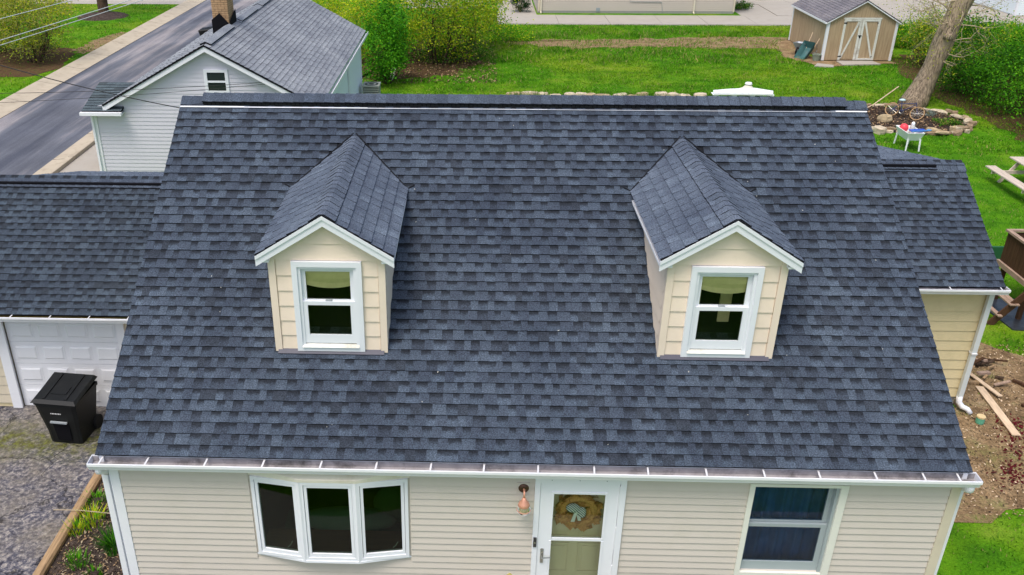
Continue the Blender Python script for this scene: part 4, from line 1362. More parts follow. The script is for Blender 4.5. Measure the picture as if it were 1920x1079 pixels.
q = MB(); q.box(-8.36, -7.84, NY - .005, NY - .001, 3.27, 3.8); q.build('window_pane', plain('dark_far_glass', (0.02, 0.03, 0.025), 0.08, 0.5), nw)
# roof
NT1, NS1 = set_shingles('neighbour_shingle', 3.6, (1.3, 1.1, 0.88))
SHN = [NT1[0], NT1[0], NT1[3], NT1[3], NT1[0], NT1[3], NT1[0], M_EDGE]
nca = 1 / math.hypot(1, NT_T)
for s in (-1, 1):
    e = [(NAX + s * NHW, NY - .22, NAZ - NT_T * NHW), (NAX + s * NHW, NYB, NAZ - NT_T * NHW), (NAX, NYB, NAZ), (NAX, NY - .22, NAZ)]
    if s < 0: e = [e[1], e[0], e[3], e[2]]
    rp = deck('roof', e, .04, M_EDGE, nb)
    U = (0, 1, 0) if s > 0 else (0, -1, 0)
    V = (-s * nca, 0, NT_T * nca)
    O = (NAX + s * NHW, NY - .22 if s > 0 else NYB, NAZ - NT_T * NHW)
    shingle_slope(O, U, V, NYB - NY + .22, int(NHW / nca / .15), rp, 50 + s, mats=SHN, ex=.15, wid=(.28, .30, .32))
M_NCAP = shingle_mat('neighbour_cap', lin(112, 117, 123), lin(124, 129, 136))
for ya, yb in ((17.2, 19.9), (20.9, 23.2), (23.9, 28.4)):
    q = MB(); q.prism([(NAX - .16, ya, NAZ - .06), (NAX + .16, ya, NAZ - .06), (NAX + .16, ya, NAZ - .02), (NAX, ya, NAZ + .045), (NAX - .16, ya, NAZ - .02)], (0, yb - ya, 0), 1)
    q.prism([(NAX - .17, ya - .01, NAZ - .025), (NAX, ya - .01, NAZ + .046), (NAX + .17, ya - .01, NAZ - .025), (NAX + .17, ya - .01, NAZ - .012), (NAX, ya - .01, NAZ + .062), (NAX - .17, ya - .01, NAZ - .012)], (0, yb - ya + .02, 0), 0)
    q.build('ridge_vent', [M_NCAP, M_BLACK], nb)
for ya, yb in ((19.9, 20.0), (20.75, 20.9), (23.2, 23.9)):
    q = MB(); q.prism([(NAX - .17, ya, NAZ - .06), (NAX + .17, ya, NAZ - .06), (NAX + .17, ya, NAZ - .045), (NAX, ya, NAZ + .03), (NAX - .17, ya, NAZ - .045)], (0, yb - ya, 0))
    q.build('ridge_cap', M_NCAP, nb)
q = MB()      # right gutter of the neighbour
q.box(NAX + NHW - .02, NAX + NHW + .09, NY - .1, NYB, NAZ - NT_T * NHW - .12, NAZ - NT_T * NHW - .10)
q.box(NAX + NHW + .085, NAX + NHW + .1, NY - .1, NYB, NAZ - NT_T * NHW - .12, NAZ - NT_T * NHW - .02)
q.build('gutter', M_WHITE, nb)
# brick chimney
M_BRICK = plain('chimney_brick', (0.42, 0.27, 0.15), 0.9, 0.1, 0.55, 9, (0.10, 0.06, 0.04, 1), 0.5)
M_MORT = plain('chimney_mortar', (0.10, 0.08, 0.06), 0.95, 0.05, 0.2)
q = MB(); q.box(-8.82, -8.33, 20.03, 20.72, 4.2, 6.2); ch = q.build('chimney', M_MORT, nb)
q = MB()
for k in range(28):
    zz = 4.3 + k * .067
    o_ = (k % 2) * .1
    for (ax, fix) in (('x', 20.03), ('y', -8.33)):
        L0, L1 = (-8.82, -8.33) if ax == 'x' else (20.03, 20.72)
        p = L0 - o_
        while p < L1:
            a, b = max(p, L0 - .006), min(p + .19, L1 + .006)
            if b - a > .03:
                if ax == 'x': q.box(a, b, fix - .008, fix + .05, zz, zz + .057)
                else: q.box(fix - .05, fix + .008, a, b, zz, zz + .057)
            p += .2
stuff(q.build('brick_courses', M_BRICK, ch))
q = MB(); q.prism([(-8.86, 20.0, 4.25), (-8.29, 20.0, 4.45), (-8.29, 20.0, 4.62), (-8.60, 20.0, 4.98), (-8.86, 20.0, 4.78)][::1], (0, .76, 0))
q.prism([(-8.29, 20.0, 4.4), (-8.29, 20.76, 4.4), (-8.29, 20.76, 5.0), (-8.29, 20.0, 4.75)], (.012, 0, 0))
q.build('chimney_flashing', M_BLACK, ch)
# low extension on the left
q = MB()
lx0, lx1, ly0, ly1, lz0, lz1 = -12.12, -10.95, 16.95, 18.55, 2.70, 3.16
e = [(lx0, ly0, lz0), (lx1, ly0, lz0), (lx1, ly1, lz1), (lx0, ly1, lz1)]
lt = deck('extension_roof', e, .04, M_EDGE, nb)
tt = (lz1 - lz0) / (ly1 - ly0); cc = 1 / math.hypot(1, tt)
NTE, NSE = set_shingles('extension_shingle', 1.5, (1.05, 1.1, 0.9))
SHD = [NTE[3], NTE[0], NTE[2], NTE[3], NTE[3], NTE[2], NTE[0], M_EDGE]
shingle_slope((lx0, ly0, lz0), (1, 0, 0), (0, cc, tt * cc), lx1 - lx0, 11, lt, 55, mats=SHD, ex=.15, wid=(.28, .3))
q = MB(); q.prism([(lx0, ly1, lz1), (lx1, ly1, lz1), (lx1, 20.1, lz0), (lx0, 20.1, lz0)], (0, 0, -.04)); q.build('extension_rear_roof', NT1[3], nb)
q = MB(); q.box(lx0 - .03, lx1 + .02, ly0 - .1, ly0 + .02, lz0 - .11, lz0 - .02); q.box(lx0, lx1, ly0 + .02, NY + .02, lz0 - .10, lz0 - .07); q.build('extension_gutter', M_WHITE, nb)
q = MB(); q.box(-11.96, -11.90, NY - .08, NY - .01, .1, 2.6); q.build('downspout', M_WHITE, nb)

# air conditioner
M_ACG = plain('ac_grey_green', (0.34, 0.35, 0.30), 0.5, 0.4, 0.06)
ac = thing('air_conditioner', 'square grey air conditioner unit behind the pale blue house', 'appliance', (-4.85, 27.75, 0))
q = MB(); q.box(-5.2, -4.5, 27.4, 28.1, .06, .12); q.build('base_pan', M_ACG, ac)
q = MB(); q.box(-5.12, -4.58, 27.48, 28.02, .12, .86); q.build('coil_core', plain('dark_coil', (0.05, 0.055, 0.05), 0.8, 0.2), ac)
for k in range(8):
    q = MB(); z = .14 + k * .088; q.box(-5.18, -4.52, 27.42, 28.08, z, z + .058); q.build('louvre_band', M_ACG, ac)
q = MB(); q.box(-5.2, -4.5, 27.4, 28.1, .86, .92); q.build('top_cover', M_ACG, ac)
q = MB(); q.lathe((-4.85, 27.75, .922), [(0.0, .004), (.10, .004), (.11, .002)], 16); q.lathe((-4.85, 27.75, .922), [(.2, .002), (.27, .004), (.28, 0)], 20); q.build('fan_grille', M_BLACKP, ac)
pad = MB(); pad.box(-5.28, -4.3, 27.3, 28.2, 0, .06); structure(pad.build('equipment_pad', M_CONC))

# ------------------------------------------------------------------ far house, white garage
fh = thing('far_house', 'long tan sided house beyond the back walk at the top', 'house', (9.5, 50.4, 0))
M_FSIDE = plain('tan_grey_far_siding', (0.52, 0.46, 0.40), 0.6, 0.2, 0.04, 1)
q = MB(); q.box(3.3, 15.7, 50.42, 58, .0, 2.7); fw = q.build('wall', M_FSIDE, fh)
q = MB()
z = .16
while z < 2.65:
    q.idx([(3.36, 50.395, z), (15.6, 50.395, z), (15.6, 50.412, z + .118), (3.36, 50.412, z + .118), (3.36, 50.43, z), (15.6, 50.43, z)], [(0, 1, 2, 3), (4, 5, 1, 0)])
    z += .118
stuff(q.build('siding_boards', M_FSIDE, fw))
q = MB(); q.box(3.3, 15.7, 50.40, 50.42, 0, .15); q.build('foundation', M_FOUND, fh)
for x in (3.33, 15.62): 
    q = MB(); q.box(x, x + .1, 50.37, 50.44, .1, 2.7); q.build('corner_trim', M_TRIMTAN, fh)
for x in (3.5, 13.15):
    q = MB(); q.beam((x, 50.33, .06), (x, 50.33, 2.6), .09, .07, up=(0, 1, .01)); q.beam((x, 50.33, .1), (x, 50.12, .04), .08, .06); q.build('downspout', plain('cream_spout', (0.66, 0.6, 0.48), 0.5, 0.3) if x < 5 else MATS['cream_spout'], fh)
q = MB(); q.path([(9.0, 50.37, 1.9), (9.1, 50.37, .72), (11.1, 50.37, .70), (11.2, 50.37, .12)], .018, 6); q.build('cable_conduit', M_GREYMET, fh)
q = MB(); q.box(7.0, 7.25, 50.36, 50.42, .12, .34); q.build('crawl_vent', M_GREYMET, fh)
q = MB()
q.prism([(2.9, 49.9, 2.68), (2.9, 54.2, 4.6), (2.9, 58.5, 2.68)], (13.2, 0, 0)); q.build('roof', NT1[3], fh)
wgar = thing('white_garage', 'white sided garage at the top right edge beyond the hedge', 'building', (37, 55, 0))
q = MB(); q.box(32.9, 41, 49.9, 60, 0, 2.8); ww = q.build('wall', M_NWHITE, wgar)
q = MB()
z = .1
while z < 2.75:
    q.idx([(32.87, 49.95, z), (32.87, 59.9, z), (32.885, 59.9, z + .118), (32.885, 49.95, z + .118), (32.91, 49.95, z), (32.91, 59.9, z)], [(3, 2, 1, 0), (0, 1, 5, 4)])
    q.idx([(32.95, 49.87, z), (40.9, 49.87, z), (40.9, 49.885, z + .118), (32.95, 49.885, z + .118), (32.95, 49.91, z), (40.9, 49.91, z)], [(0, 1, 2, 3), (4, 5, 1, 0)])
    z += .118
stuff(q.build('siding_boards', M_NWHITE, ww))
q = MB(); q.prism([(32.5, 49.5, 2.8), (36.95, 49.5, 4.8), (41.4, 49.5, 2.8)], (0, 10.9, 0)); q.build('roof', NT1[3], wgar)
q = MB(); q.box(32.84, 32.96, 49.84, 49.98, 0, 2.8); q.build('corner_trim', M_WHITE, wgar)

# ------------------------------------------------------------------ shed
SY, SYB = 36.8, 41.9
sh = thing('shed', 'tan wooden garden shed with white framed double doors', 'shed', (18.2, SY, 0))
m = NT('grooved_tan_plywood')
w1 = m.noise(1.0, 4, 0.6, stretch=(14, 14, 1.0))
col = m.ramp(w1, [(0.3, (0.33, 0.24, 0.145)), (0.55, (0.43, 0.325, 0.205)), (0.75, (0.50, 0.39, 0.255))])
m.done(col, 0.85, 0.1)
M_T111 = MATS['grooved_tan_plywood']
q = MB()
sx0, sx1, sap = 16.53, 19.87, 2.93
q.prism([(sx0, SY, .05), (sx1, SY, .05), (sx1, SY, 1.98), (18.17, SY, sap - .06), (sx0, SY, 1.98)], (0, SYB - SY, 0))
body = q.build('wall', M_T111, sh)
k = 0
x = sx0 + .04
while x < sx1 - .03:       # grooved cladding: each strip stands proud of its groove
    zt = 1.97 + (min(x - sx0, sx1 - x) * .56) - .02
    if not (17.24 < x < 19.03):
        q = MB(); q.box(x, x + .088, SY - .014, SY - .001, .06, min(zt, 2.82)); q.build('cladding_strip', M_T111, body)
    else:
        q = MB(); q.box(x, x + .088, SY - .014, SY - .001, 2.12, min(zt, 2.82)); q.build('cladding_strip', M_T111, body)
    x += .102
y = SY + .1
while y < SYB - .1:
    q = MB(); q.box(sx0 - .013, sx0 - .001, y, y + .088, .06, 1.93); q.build('cladding_strip', M_T111, body)
    y += .102
for a in (sx0 - .03, sx1 - .09):
    q = MB(); q.box(a, a + .12, SY - .04, SY - .016, .04, 1.96 if a < 17 else 1.9); q.build('corner_trim', M_WHITE, sh)
q = MB(); q.box(sx0 - .035, sx0 - .015, SY - .036, SY + .09, .04, 1.95); q.build('corner_trim', M_WHITE, sh)
q = MB(); q.box(sx0 - .035, sx0 - .012, SYB - .1, SYB + .02, .04, 1.93); q.build('corner_trim', M_WHITE, sh)
for s, xe in ((-1, sx0 - .12), (1, sx1 + .12)):
    t = (sap - 1.9) / (18.17 - (sx0 - .12))
    q = MB(); q.prism([(18.17, SY - .12, sap), (xe, SY - .12, 1.9), (xe, SY - .12, 1.80), (18.17, SY - .12, sap - .09)], (0, .03, 0)); q.build('barge_board', M_WHITE, sh)
    e = [(xe, SY - .12, 1.9), (xe, SYB + .12, 1.9), (18.17, SYB + .12, sap), (18.17, SY - .12, sap)]
    if s < 0: e = [e[1], e[0], e[3], e[2]]
    rp = deck('roof', e, .03, M_EDGE, sh)
    ll = math.hypot(18.17 - xe, sap - 1.9)
    if s < 0:
        ST1, SS1 = set_shingles('shed_shingle', 2.5, (1.5, 1.12, 0.88))
        SHS = [ST1[0], ST1[3], ST1[3], ST1[0], ST1[0], ST1[3], ST1[3], M_EDGE]
    shingle_slope((xe, SY - .12 if s > 0 else SYB + .12, 1.9), (0, 1, 0) if s > 0 else (0, -1, 0), (18.17 - xe, 0, sap - 1.9), SYB - SY + .24, int(ll / .145) + 1, rp, 60 + s, mats=SHS, ex=.145, wid=(.29, .31))
q = MB(); q.box(sx0 - .15, sx0 - .11, SY - .1, SYB + .1, 1.80, 1.89); q.build('eave_board', M_WHITE, sh)
# doors
q = MB(); q.box(17.24, 19.05, SY - .06, SY - .02, 2.03, 2.10); q.build('door_head_trim', plain('worn_white_paint', (0.66, 0.66, 0.60), 0.7, 0.2, 0.15, 18, (0.25, 0.2, 0.15, 1), 0.8), sh)
M_WORN = MATS['worn_white_paint']
for a, b, flip in ((17.27, 18.13, 0), (18.15, 19.02, 1)):
    q = MB(); q.box(a, b, SY - .03, SY - .016, .08, 2.02); d = q.build('door', M_T111, sh)
    x = a + .12
    while x < b - .15:
        q = MB(); q.box(x, x + .088, SY - .038, SY - .031, .12, 1.96); q.build('door_strip', M_T111, d)
        x += .102
    ym = SY - .062
    for x0, x1, z0, z1 in ((a, a + .11, .08, 2.02), (b - .11, b, .08, 2.02), (a + .11, b - .11, 1.93, 2.02)) + (((a + .11, b - .11, .08, .16),) if flip else ()):
        q = MB(); q.box(x0, x1, ym, SY - .039, z0, z1); q.build('door_rail', M_WORN, d)
    p0, p1 = ((a + .13, .16), (b - .14, 1.9)) if not flip else ((b - .14, .2), (a + .14, 1.9))
    q = MB(); q.beam((p0[0], SY - .05, p0[1]), (p1[0], SY - .05, p1[1]), .02, .085, up=(0, 0, 1)); q.build('door_brace', M_WORN, d)
    hx = a + .05 if not flip else b - .05
    for z in (.25, 1.85):
        q = MB(); q.prism([(hx - .06, ym - .012, z - .02), (hx + .1 * (1 - 2 * flip), ym - .012, z - .035), (hx + .1 * (1 - 2 * flip), ym - .012, z + .035), (hx - .06, ym - .012, z + .02)], (0, .01, 0)); q.build('hinge', M_BLACK, d)
q = MB(); q.box(18.06, 18.22, SY - .075, SY - .063, 1.22, 1.27); q.lathe((18.14, SY - .08, 1.18), [(0, -.01), (.04, 0), (.04, .02)], 10, axis='y'); q.build('door_latch', M_BLACK, sh)
q = MB(); q.prism([(17.18, 35.75, .0), (19.1, 35.95, .0), (18.95, 36.65, .0), (17.2, 36.65, .0)], (0, 0, .06))
tag(q.build('paving_slab', M_CONC), 'long pale concrete slab in front of the shed doors', 'slab')
q = MB(); q.prism([(15.75, 35.5, .0), (16.6, 35.3, .0), (16.75, 35.75, .0), (16.1, 36.1, .0)], (0, 0, .05))
tag(q.build('paving_slab', M_CONC), 'small pale concrete slab in the dirt below the wheelbarrows', 'slab')

# wheelbarrows
def barrow(label, loc, rz, tray_mat, tilt):
    t = thing('wheelbarrow', label, 'wheelbarrow', loc, rz, 'wheelbarrows by the shed')
    R_ = Matrix.Rotation(tilt, 4, 'X')
    def add(q, name, mat, sm=False, parent=t):
        q.v = [tuple(R_ @ Vector(p)) for p in q.v]
        return q.build(name, mat, parent, smooth=sm, world=False)
    q = MB()
    lo = [(-.2, -.25, .30), (.2, -.25, .30), (.24, .3, .30), (-.24, .3, .30)]
    hi = [(-.32, -.5, .58), (.32, -.5, .58), (.36, .5, .58), (-.36, .5, .58)]
    q.idx(lo + hi, [(0, 1, 2, 3), (0, 1, 5, 4), (1, 2, 6, 5), (2, 3, 7, 6), (3, 0, 4, 7)])
    q.idx([(x * .97, y * .97, z + .004) for x, y, z in lo] + [(x * .97, y * .97, z) for x, y, z in hi], [(3, 2, 1, 0), (4, 5, 1, 0), (5, 6, 2, 1), (6, 7, 3, 2), (7, 4, 0, 3)])
    add(q, 'tray', tray_mat)
    for s in (-1, 1):
        q = MB(); q.path([(s * .10, -.55, .22), (s * .2, .2, .28), (s * .30, 1.05, .45)], .02, 6); add(q, 'handle', M_PINE)
        q = MB(); q.path([(s * .2, .1, .28), (s * .22, .25, .02), (s * .22, .45, .02), (s * .24, .5, .3)], .015, 6); add(q, 'leg', M_GREYMET)
    q = MB(); q.ring((0, -.6, .2), (0, 1, 0), (0, 0, 1), .15, .05, 20, 8); wl = add(q, 'wheel', M_BLACKP, True)
    q = MB(); q.lathe((-.04, -.6, .2), [(0, 0), (.11, .01), (.11, .07), (0, .08)], 14, axis='x'); add(q, 'hub', plain('pale_hub', (0.7, 0.7, 0.66), 0.5, 0.3), False, wl)
barrow('grey wheelbarrow with pale handles lying beside the shed', (15.95, 38.3, 0.02), math.radians(-35), plain('galvanised_tray', (0.36, 0.40, 0.44), 0.45, 0.4, 0.25, 5), math.radians(-6))
barrow('teal green wheelbarrow tipped upright against the shed wall', (16.22, 37.65, 0.05), math.radians(-60), plain('teal_tray', (0.05, 0.13, 0.13), 0.6, 0.3, 0.35, 5, (0.2, 0.2, 0.18, 1), .5), math.radians(52))
pot = thing('bucket', 'small weathered pot standing at the shed corner', 'bucket', (16.28, 36.85, 0.016))
q = MB(); q.lathe((0, 0, 0), [(0, 0), (.16, 0), (.2, .28), (.215, .28), (.215, .31), (.19, .31), (.18, .26), (0, .25)], 16); q.build('pot_body', plain('mossy_pot', (0.22, 0.26, 0.20), 0.8, 0.2, 0.3, 12), pot, world=False, smooth=False)
q = MB(); q.lathe((0, 0, .262), [(.17, 0), (0, .01)], 12); q.build('soil', MATS['dark_mulch'], pot, world=False)

# ------------------------------------------------------------------ vegetation
def leaf_mat(name, c, var=0.35, trans=0.38):
    m = NT(name)
    oi = m.noise(2.0, 3, 0.6)
    col = m.mix(oi, g3(c, 1 - var), g3(c, 1 + var))
    big = m.ramp(m.noise(0.22, 4, 0.6), [(0.36, (0.66, 0.74, 0.7)), (0.62, (1.22, 1.12, 1.0))])
    col = m.mix(1.0, col, big, 'MULTIPLY')
    m.done(col, 0.7, 0.15)
    t = m.n('ShaderNodeBsdfTranslucent')
    m.l(col, t.inputs[0])
    mx = m.n('ShaderNodeMixShader'); mx.inputs[0].default_value = trans
    out = [x for x in m.t.nodes if x.type == 'OUTPUT_MATERIAL'][0]
    m.l(m.b.outputs[0], mx.inputs[1]); m.l(t.outputs[0], mx.inputs[2]); m.l(mx.outputs[0], out.inputs[0])
    return m.mat

def fast_mesh(name, V, nper, mats, midx):
    """V: (n*nper,3) vertices forming n separate faces of nper corners"""
    n = len(V) // nper
    me = bpy.data.meshes.new(name)
    me.vertices.add(len(V)); me.vertices.foreach_set('co', V.astype(np.float32).ravel())
    me.loops.add(len(V)); me.loops.foreach_set('vertex_index', np.arange(len(V), dtype=np.int32))
    me.polygons.add(n)
    me.polygons.foreach_set('loop_start', np.arange(0, len(V), nper, dtype=np.int32))
    try:
        me.polygons.foreach_set('loop_total', np.full(n, nper, dtype=np.int32))
    except Exception:
        pass
    for m in mats: me.materials.append(m)
    me.polygons.foreach_set('material_index', midx.astype(np.int32))
    me.update(calc_edges=True)
    return me

def leaf_object(name, C, size, mats, parent, weights=None, droop=0.3, aspect=0.55, seed=0):
    """leaf-sized faces at points C (world), one mesh"""
    r = np.random.RandomState(seed)
    n = len(C)
    a = r.normal(size=(n, 3)); a[:, 2] *= 0.7
    a /= np.linalg.norm(a, axis=1)[:, None]
    b = r.normal(size=(n, 3)); b -= (b * a).sum(1)[:, None] * a
    b /= np.linalg.norm(b, axis=1)[:, None]
    s = size * r.uniform(0.6, 1.4, n)[:, None]
    tip = a * s; wid = b * s * aspect * 0.5
    V = np.stack([C - tip * 0.5, C + wid, C + tip * 0.5, C - wid], 1).reshape(-1, 3)
    off = Vector((0, 0, 0)); p = parent
    while p is not None:
        off += p.location; p = p.parent
    V = V - np.array(off)
    mi = r.choice(len(mats), n, p=weights)
    o = bpy.data.objects.new(name, fast_mesh(name, V, 4, mats, mi))
    COL.objects.link(o)
    o.parent = parent
    return o

def crown_points(center, radii, n, clumps, r, shell=0.55, cl=0.32, floor=0.05):
    """points in clumps spread through an ellipsoid, denser outside: leaves gaps"""
    c = np.array(center); R = np.array(radii)
    d = r.normal(size=(clumps, 3)); d /= np.linalg.norm(d, axis=1)[:, None]
    rad = shell + (1 - shell) * r.uniform(0, 1, clumps) ** 0.6
    rad *= r.uniform(0.75, 1.12, clumps)
    cc = c + d * rad[:, None] * R
    k = r.randint(0, clumps, n)
    P = cc[k] + r.normal(size=(n, 3)) * (R * cl * r.uniform(0.6, 1.3, clumps)[k][:, None]) * 0.6
    return P[P[:, 2] > floor]

def grow(r, p, d, L, rad, depth, segs, tips, bend=0.35, nb=(2, 3), shrink=0.68):
    p, d = np.array(p, float), np.array(d, float)
    pts, rr_ = [p.copy()], [rad]
    steps = 3
    for i in range(steps):
        d = d + r.normal(size=3) * bend * 0.35; d[2] += 0.03; d /= np.linalg.norm(d)
        p = p + d * L / steps
        pts.append(p.copy()); rr_.append(rad * (1 - 0.4 * (i + 1) / steps))
    segs.append((pts, rr_))
    if depth == 0:
        tips.append(p); return
    for k in range(r.randint(nb[0], nb[1] + 1)):
        nd = d + r.normal(size=3) * 0.75; nd /= np.linalg.norm(nd)
        st = pts[r.randint(1, steps + 1)]
        grow(r, st, nd, L * shrink * r.uniform(0.8, 1.2), rr_[-1] * 0.72, depth - 1, segs, tips, bend, nb, shrink)

def stems(name, segs, mat, parent, n=6):
    q = MB()
    for pts, rr_ in segs:
        q.path(pts, rr_, n if rr_[0] > .04 else 4, cap=False)
    return q.build(name, mat, parent, smooth=True)

def bark(name, c, sc=(9, 9, 1.6)):
    m = NT(name)
    a = m.noise(1.6, 6, 0.7, stretch=sc)
    b = m.noise(2.0, 4, 0.6)
    col = m.ramp(a, [(0.36, g3(c, .3)), (0.5, c), (0.64, g3(c, 1.7))])
    col = m.mix(m.ramp(b, [(0.5, (0, 0, 0)), (0.7, (0.4, 0.4, 0.4))]), col, g3((c[0] * 1.1, c[1] * 1.15, c[2] * 0.9), 1.2))
    m.bump(a, 1.0, 0.05)
    return m.done(col, 0.95, 0.08)
M_BARK = bark('rough_grey_brown_bark', (0.30, 0.235, 0.165), (14, 14, 2.2))
M_BARK_D = bark('dark_bark', (0.075, 0.05, 0.035))
M_TWIG = plain('pale_twig', (0.38, 0.31, 0.21), 0.9, 0.1, 0.3)
M_TWIG_G = plain('olive_twig', (0.22, 0.20, 0.08), 0.9, 0.1, 0.3)
G_BRIGHT = leaf_mat('leaf_bright_green', (0.12, 0.38, 0.010))
G_MID = leaf_mat('leaf_mid_green', (0.065, 0.25, 0.010))
G_DEEP = leaf_mat('leaf_deep_green', (0.022, 0.10, 0.012))
G_YEL = leaf_mat('leaf_yellow_green', (0.50, 0.58, 0.022))
G_OLIVE = leaf_mat('leaf_olive', (0.33, 0.35, 0.09))
G_LILAC = leaf_mat('leaf_lilac_green', (0.06, 0.27, 0.012))
G_BOX = leaf_mat('leaf_boxwood', (0.012, 0.05, 0.010))

# leaning tree in the stone ring
tr = thing('leaning_tree', 'thick leaning tree trunk with bare twigs rising from the stone ring', 'tree', (17.42, 28.55, 0))
r = np.random.RandomState(5)
q = MB()
pts, rad = [], []
for k in range(26):
    z = -0.1 + k * .40
    f = z / 4.15
    pts.append((17.42 + 1.07 * f + .05 * math.sin(z * 1.3), 28.55 + .10 * f, z))
    rad.append((.37 + .20 * math.exp(-max(z, 0) * 2.2) + .02 * math.sin(z * 3.1)) * (1 if z < 6 else 1 - (z - 6) * .1))
q.path(pts, rad, 24)
rg = random.Random(4)
vv = []
for (x, y, z) in q.v:      # fissured bark relief
    c = pts[min(25, max(0, int(round((z + .1) / .4))))]
    a = math.atan2(y - c[1], x - c[0])
    k = 1 + .05 * math.sin(a * 11 + z * .7) + rg.uniform(-.03, .03)
    vv.append((c[0] + (x - c[0]) * k, c[1] + (y - c[1]) * k, z))
q.v = vv
q.build('trunk', M_BARK, tr, smooth=True)
q = MB(); q.ball((18.02, 28.2, 2.83), .17, (1.1, .9, .8), 12, 8, jit=.15); q.ball((18.15, 28.28, 3.3), .10, (.8, .7, 3.0), 10, 8, jit=.1); q.build('burl', M_BARK, tr, smooth=True)
segs, tips = [], []
for (z, dx, dy, dz, L) in ((2.85, -1, -.25, .05, 1.5), (3.1, -1, -.3, .35, 1.3), (3.6, -.8, -.5, .55, 1.5), (3.5, 1, -.35, .45, 1.3), (2.2, .9, -.5, -.2, .9), (3.0, -.6, .5, .2, 1.6), (1.9, .7, -.6, -.1, .8), (4.2, -1, -.2, .0, 1.6), (4.3, 1, -.3, .1, 1.5), (3.9, -.4, -.8, -.25, 1.2), (3.3, -1, -.6, .1, 1.3), (2.95, -.9, .2, .4, 1.6), (3.7, -1, .3, .5, 1.4), (3.2, .8, -.6, .15, 1.2), (2.6, .6, -.8, .0, .9), (4.0, .9, .2, -.1, 1.3), (3.05, -1, -.1, -.15, 1.7)):
    f = z / 4.15
    grow(r, (17.42 + 1.07 * f, 28.55, z), (dx, dy, dz), L, .026, 4, segs, tips, .55, (2, 3), .68)
stems('branches', segs, M_TWIG, tr, 5)
segs2, tips2 = [], []
for a in range(6):
    t = a / 6 * 6.28
    grow(r, (19.85, 28.7, 9.2), (math.cos(t), math.sin(t), 1.0), 2.6, .2, 4, segs2, tips2, .35, (2, 3), .7)
stems('upper_limbs', segs2, M_BARK, tr, 6)
T_ = np.array(tips)
C = np.repeat(T_, 4, 0) + r.normal(size=(len(T_) * 4, 3)) * .12
leaf_object('crown', C, .055, [G_YEL, G_OLIVE], tr, seed=2)
T_ = np.array(tips2)
C = np.repeat(T_, 20, 0) + r.normal(size=(len(T_) * 20, 3)) * .4
leaf_object('budding_crown', C, .07, [G_YEL, G_OLIVE], tr, seed=3)

def shrub(name, label, loc, radii, n, mats, w, seed, cat='shrub', leaf=.085, clumps=60, stemmat=M_TWIG_G, nst=7, shell=.5, lift=.55, group=None, cl=.3, srad=.025, depth=3, aspect=.6):
    r = np.random.RandomState(seed)
    t = thing(name, label, cat, loc, 0, group)
    segs, tips = [], []
    for k in range(nst):
        a = r.uniform(0, 6.28)
        sp = r.uniform(.15, .7)
        grow(r, (loc[0] + .25 * math.cos(a) * radii[0] * .4, loc[1] + .25 * math.sin(a) * radii[1] * .4, 0), (math.cos(a) * sp, math.sin(a) * sp, 1.0), radii[2] * .85, srad, depth, segs, tips, .4, (2, 3), .62)
    stems('trunk', segs, stemmat, t, 5)
    C = crown_points((loc[0], loc[1], radii[2] * (lift + .45)), (radii[0], radii[1], radii[2]), n, clumps, r, shell, cl)
    leaf_object('crown', C, leaf, mats, t, w, seed=seed, aspect=aspect)
    return t

# bushes behind the neighbour house
shrub('lilac_bush', 'dense blue green bush right behind the air conditioner', (-4.55, 31.6, 0), (1.25, 1.4, 1.85), 11000, [G_LILAC, G_BRIGHT, G_MID, G_DEEP], [.4, .25, .25, .1], 101, leaf=.10, clumps=42, lift=.55, shell=.3, cl=.3, nst=12, stemmat=M_BARK_D)
shrub('budding_bush', 'tall yellow green bush rising above the neighbour roof end', (-6.6, 36.5, 0), (2.2, 2.2, 2.3), 15000, [G_YEL, G_BRIGHT, G_OLIVE], [.6, .25, .15], 102, leaf=.09, clumps=60, cl=.26)
shrub('budding_tree', 'airy yellow green tree with dark forked stems left of lawn', (-2.4, 35.6, 0), (2.8, 2.2, 2.3), 17000, [G_YEL, G_OLIVE, G_BRIGHT, G_MID], [.6, .1, .2, .1], 103, 'tree', leaf=.10, clumps=120, lift=.7, stemmat=M_BARK_D, nst=9, srad=.06, depth=4, cl=.22)
shrub('budding_tree', 'airy yellow green tree beside the back walk with brown trunk', (-.8, 38.8, 0), (1.9, 2.0, 2.0), 9500, [G_YEL, G_OLIVE, G_BRIGHT], [.6, .2, .2], 104, 'tree', leaf=.095, clumps=80, lift=.72, stemmat=M_BARK_D, nst=5, srad=.07, depth=4, cl=.22)
shrub('thicket_bush', 'tall green bush between the lilac and the budding tree', (-4.3, 38.5, 0), (2.4, 2.0, 2.2), 13000, [G_YEL, G_BRIGHT, G_MID], [.5, .35, .15], 105, leaf=.09, clumps=60, cl=.24)
shrub('low_undergrowth', 'low tangled undergrowth at the foot of the budding tree', (-1.6, 36.3, 0), (2.0, 1.2, .55), 4500, [G_MID, G_OLIVE, G_DEEP], [.5, .3, .2], 106, leaf=.08, clumps=40, nst=16, srad=.012, stemmat=M_BARK_D, lift=.3)
shrub('low_undergrowth', 'low bright weeds at the right end of the thicket', (1.0, 41.3, 0), (1.5, 1.3, .5), 3500, [G_BRIGHT, G_MID, G_YEL], [.5, .3, .2], 107, leaf=.08, clumps=40, nst=10, srad=.012, lift=.3)
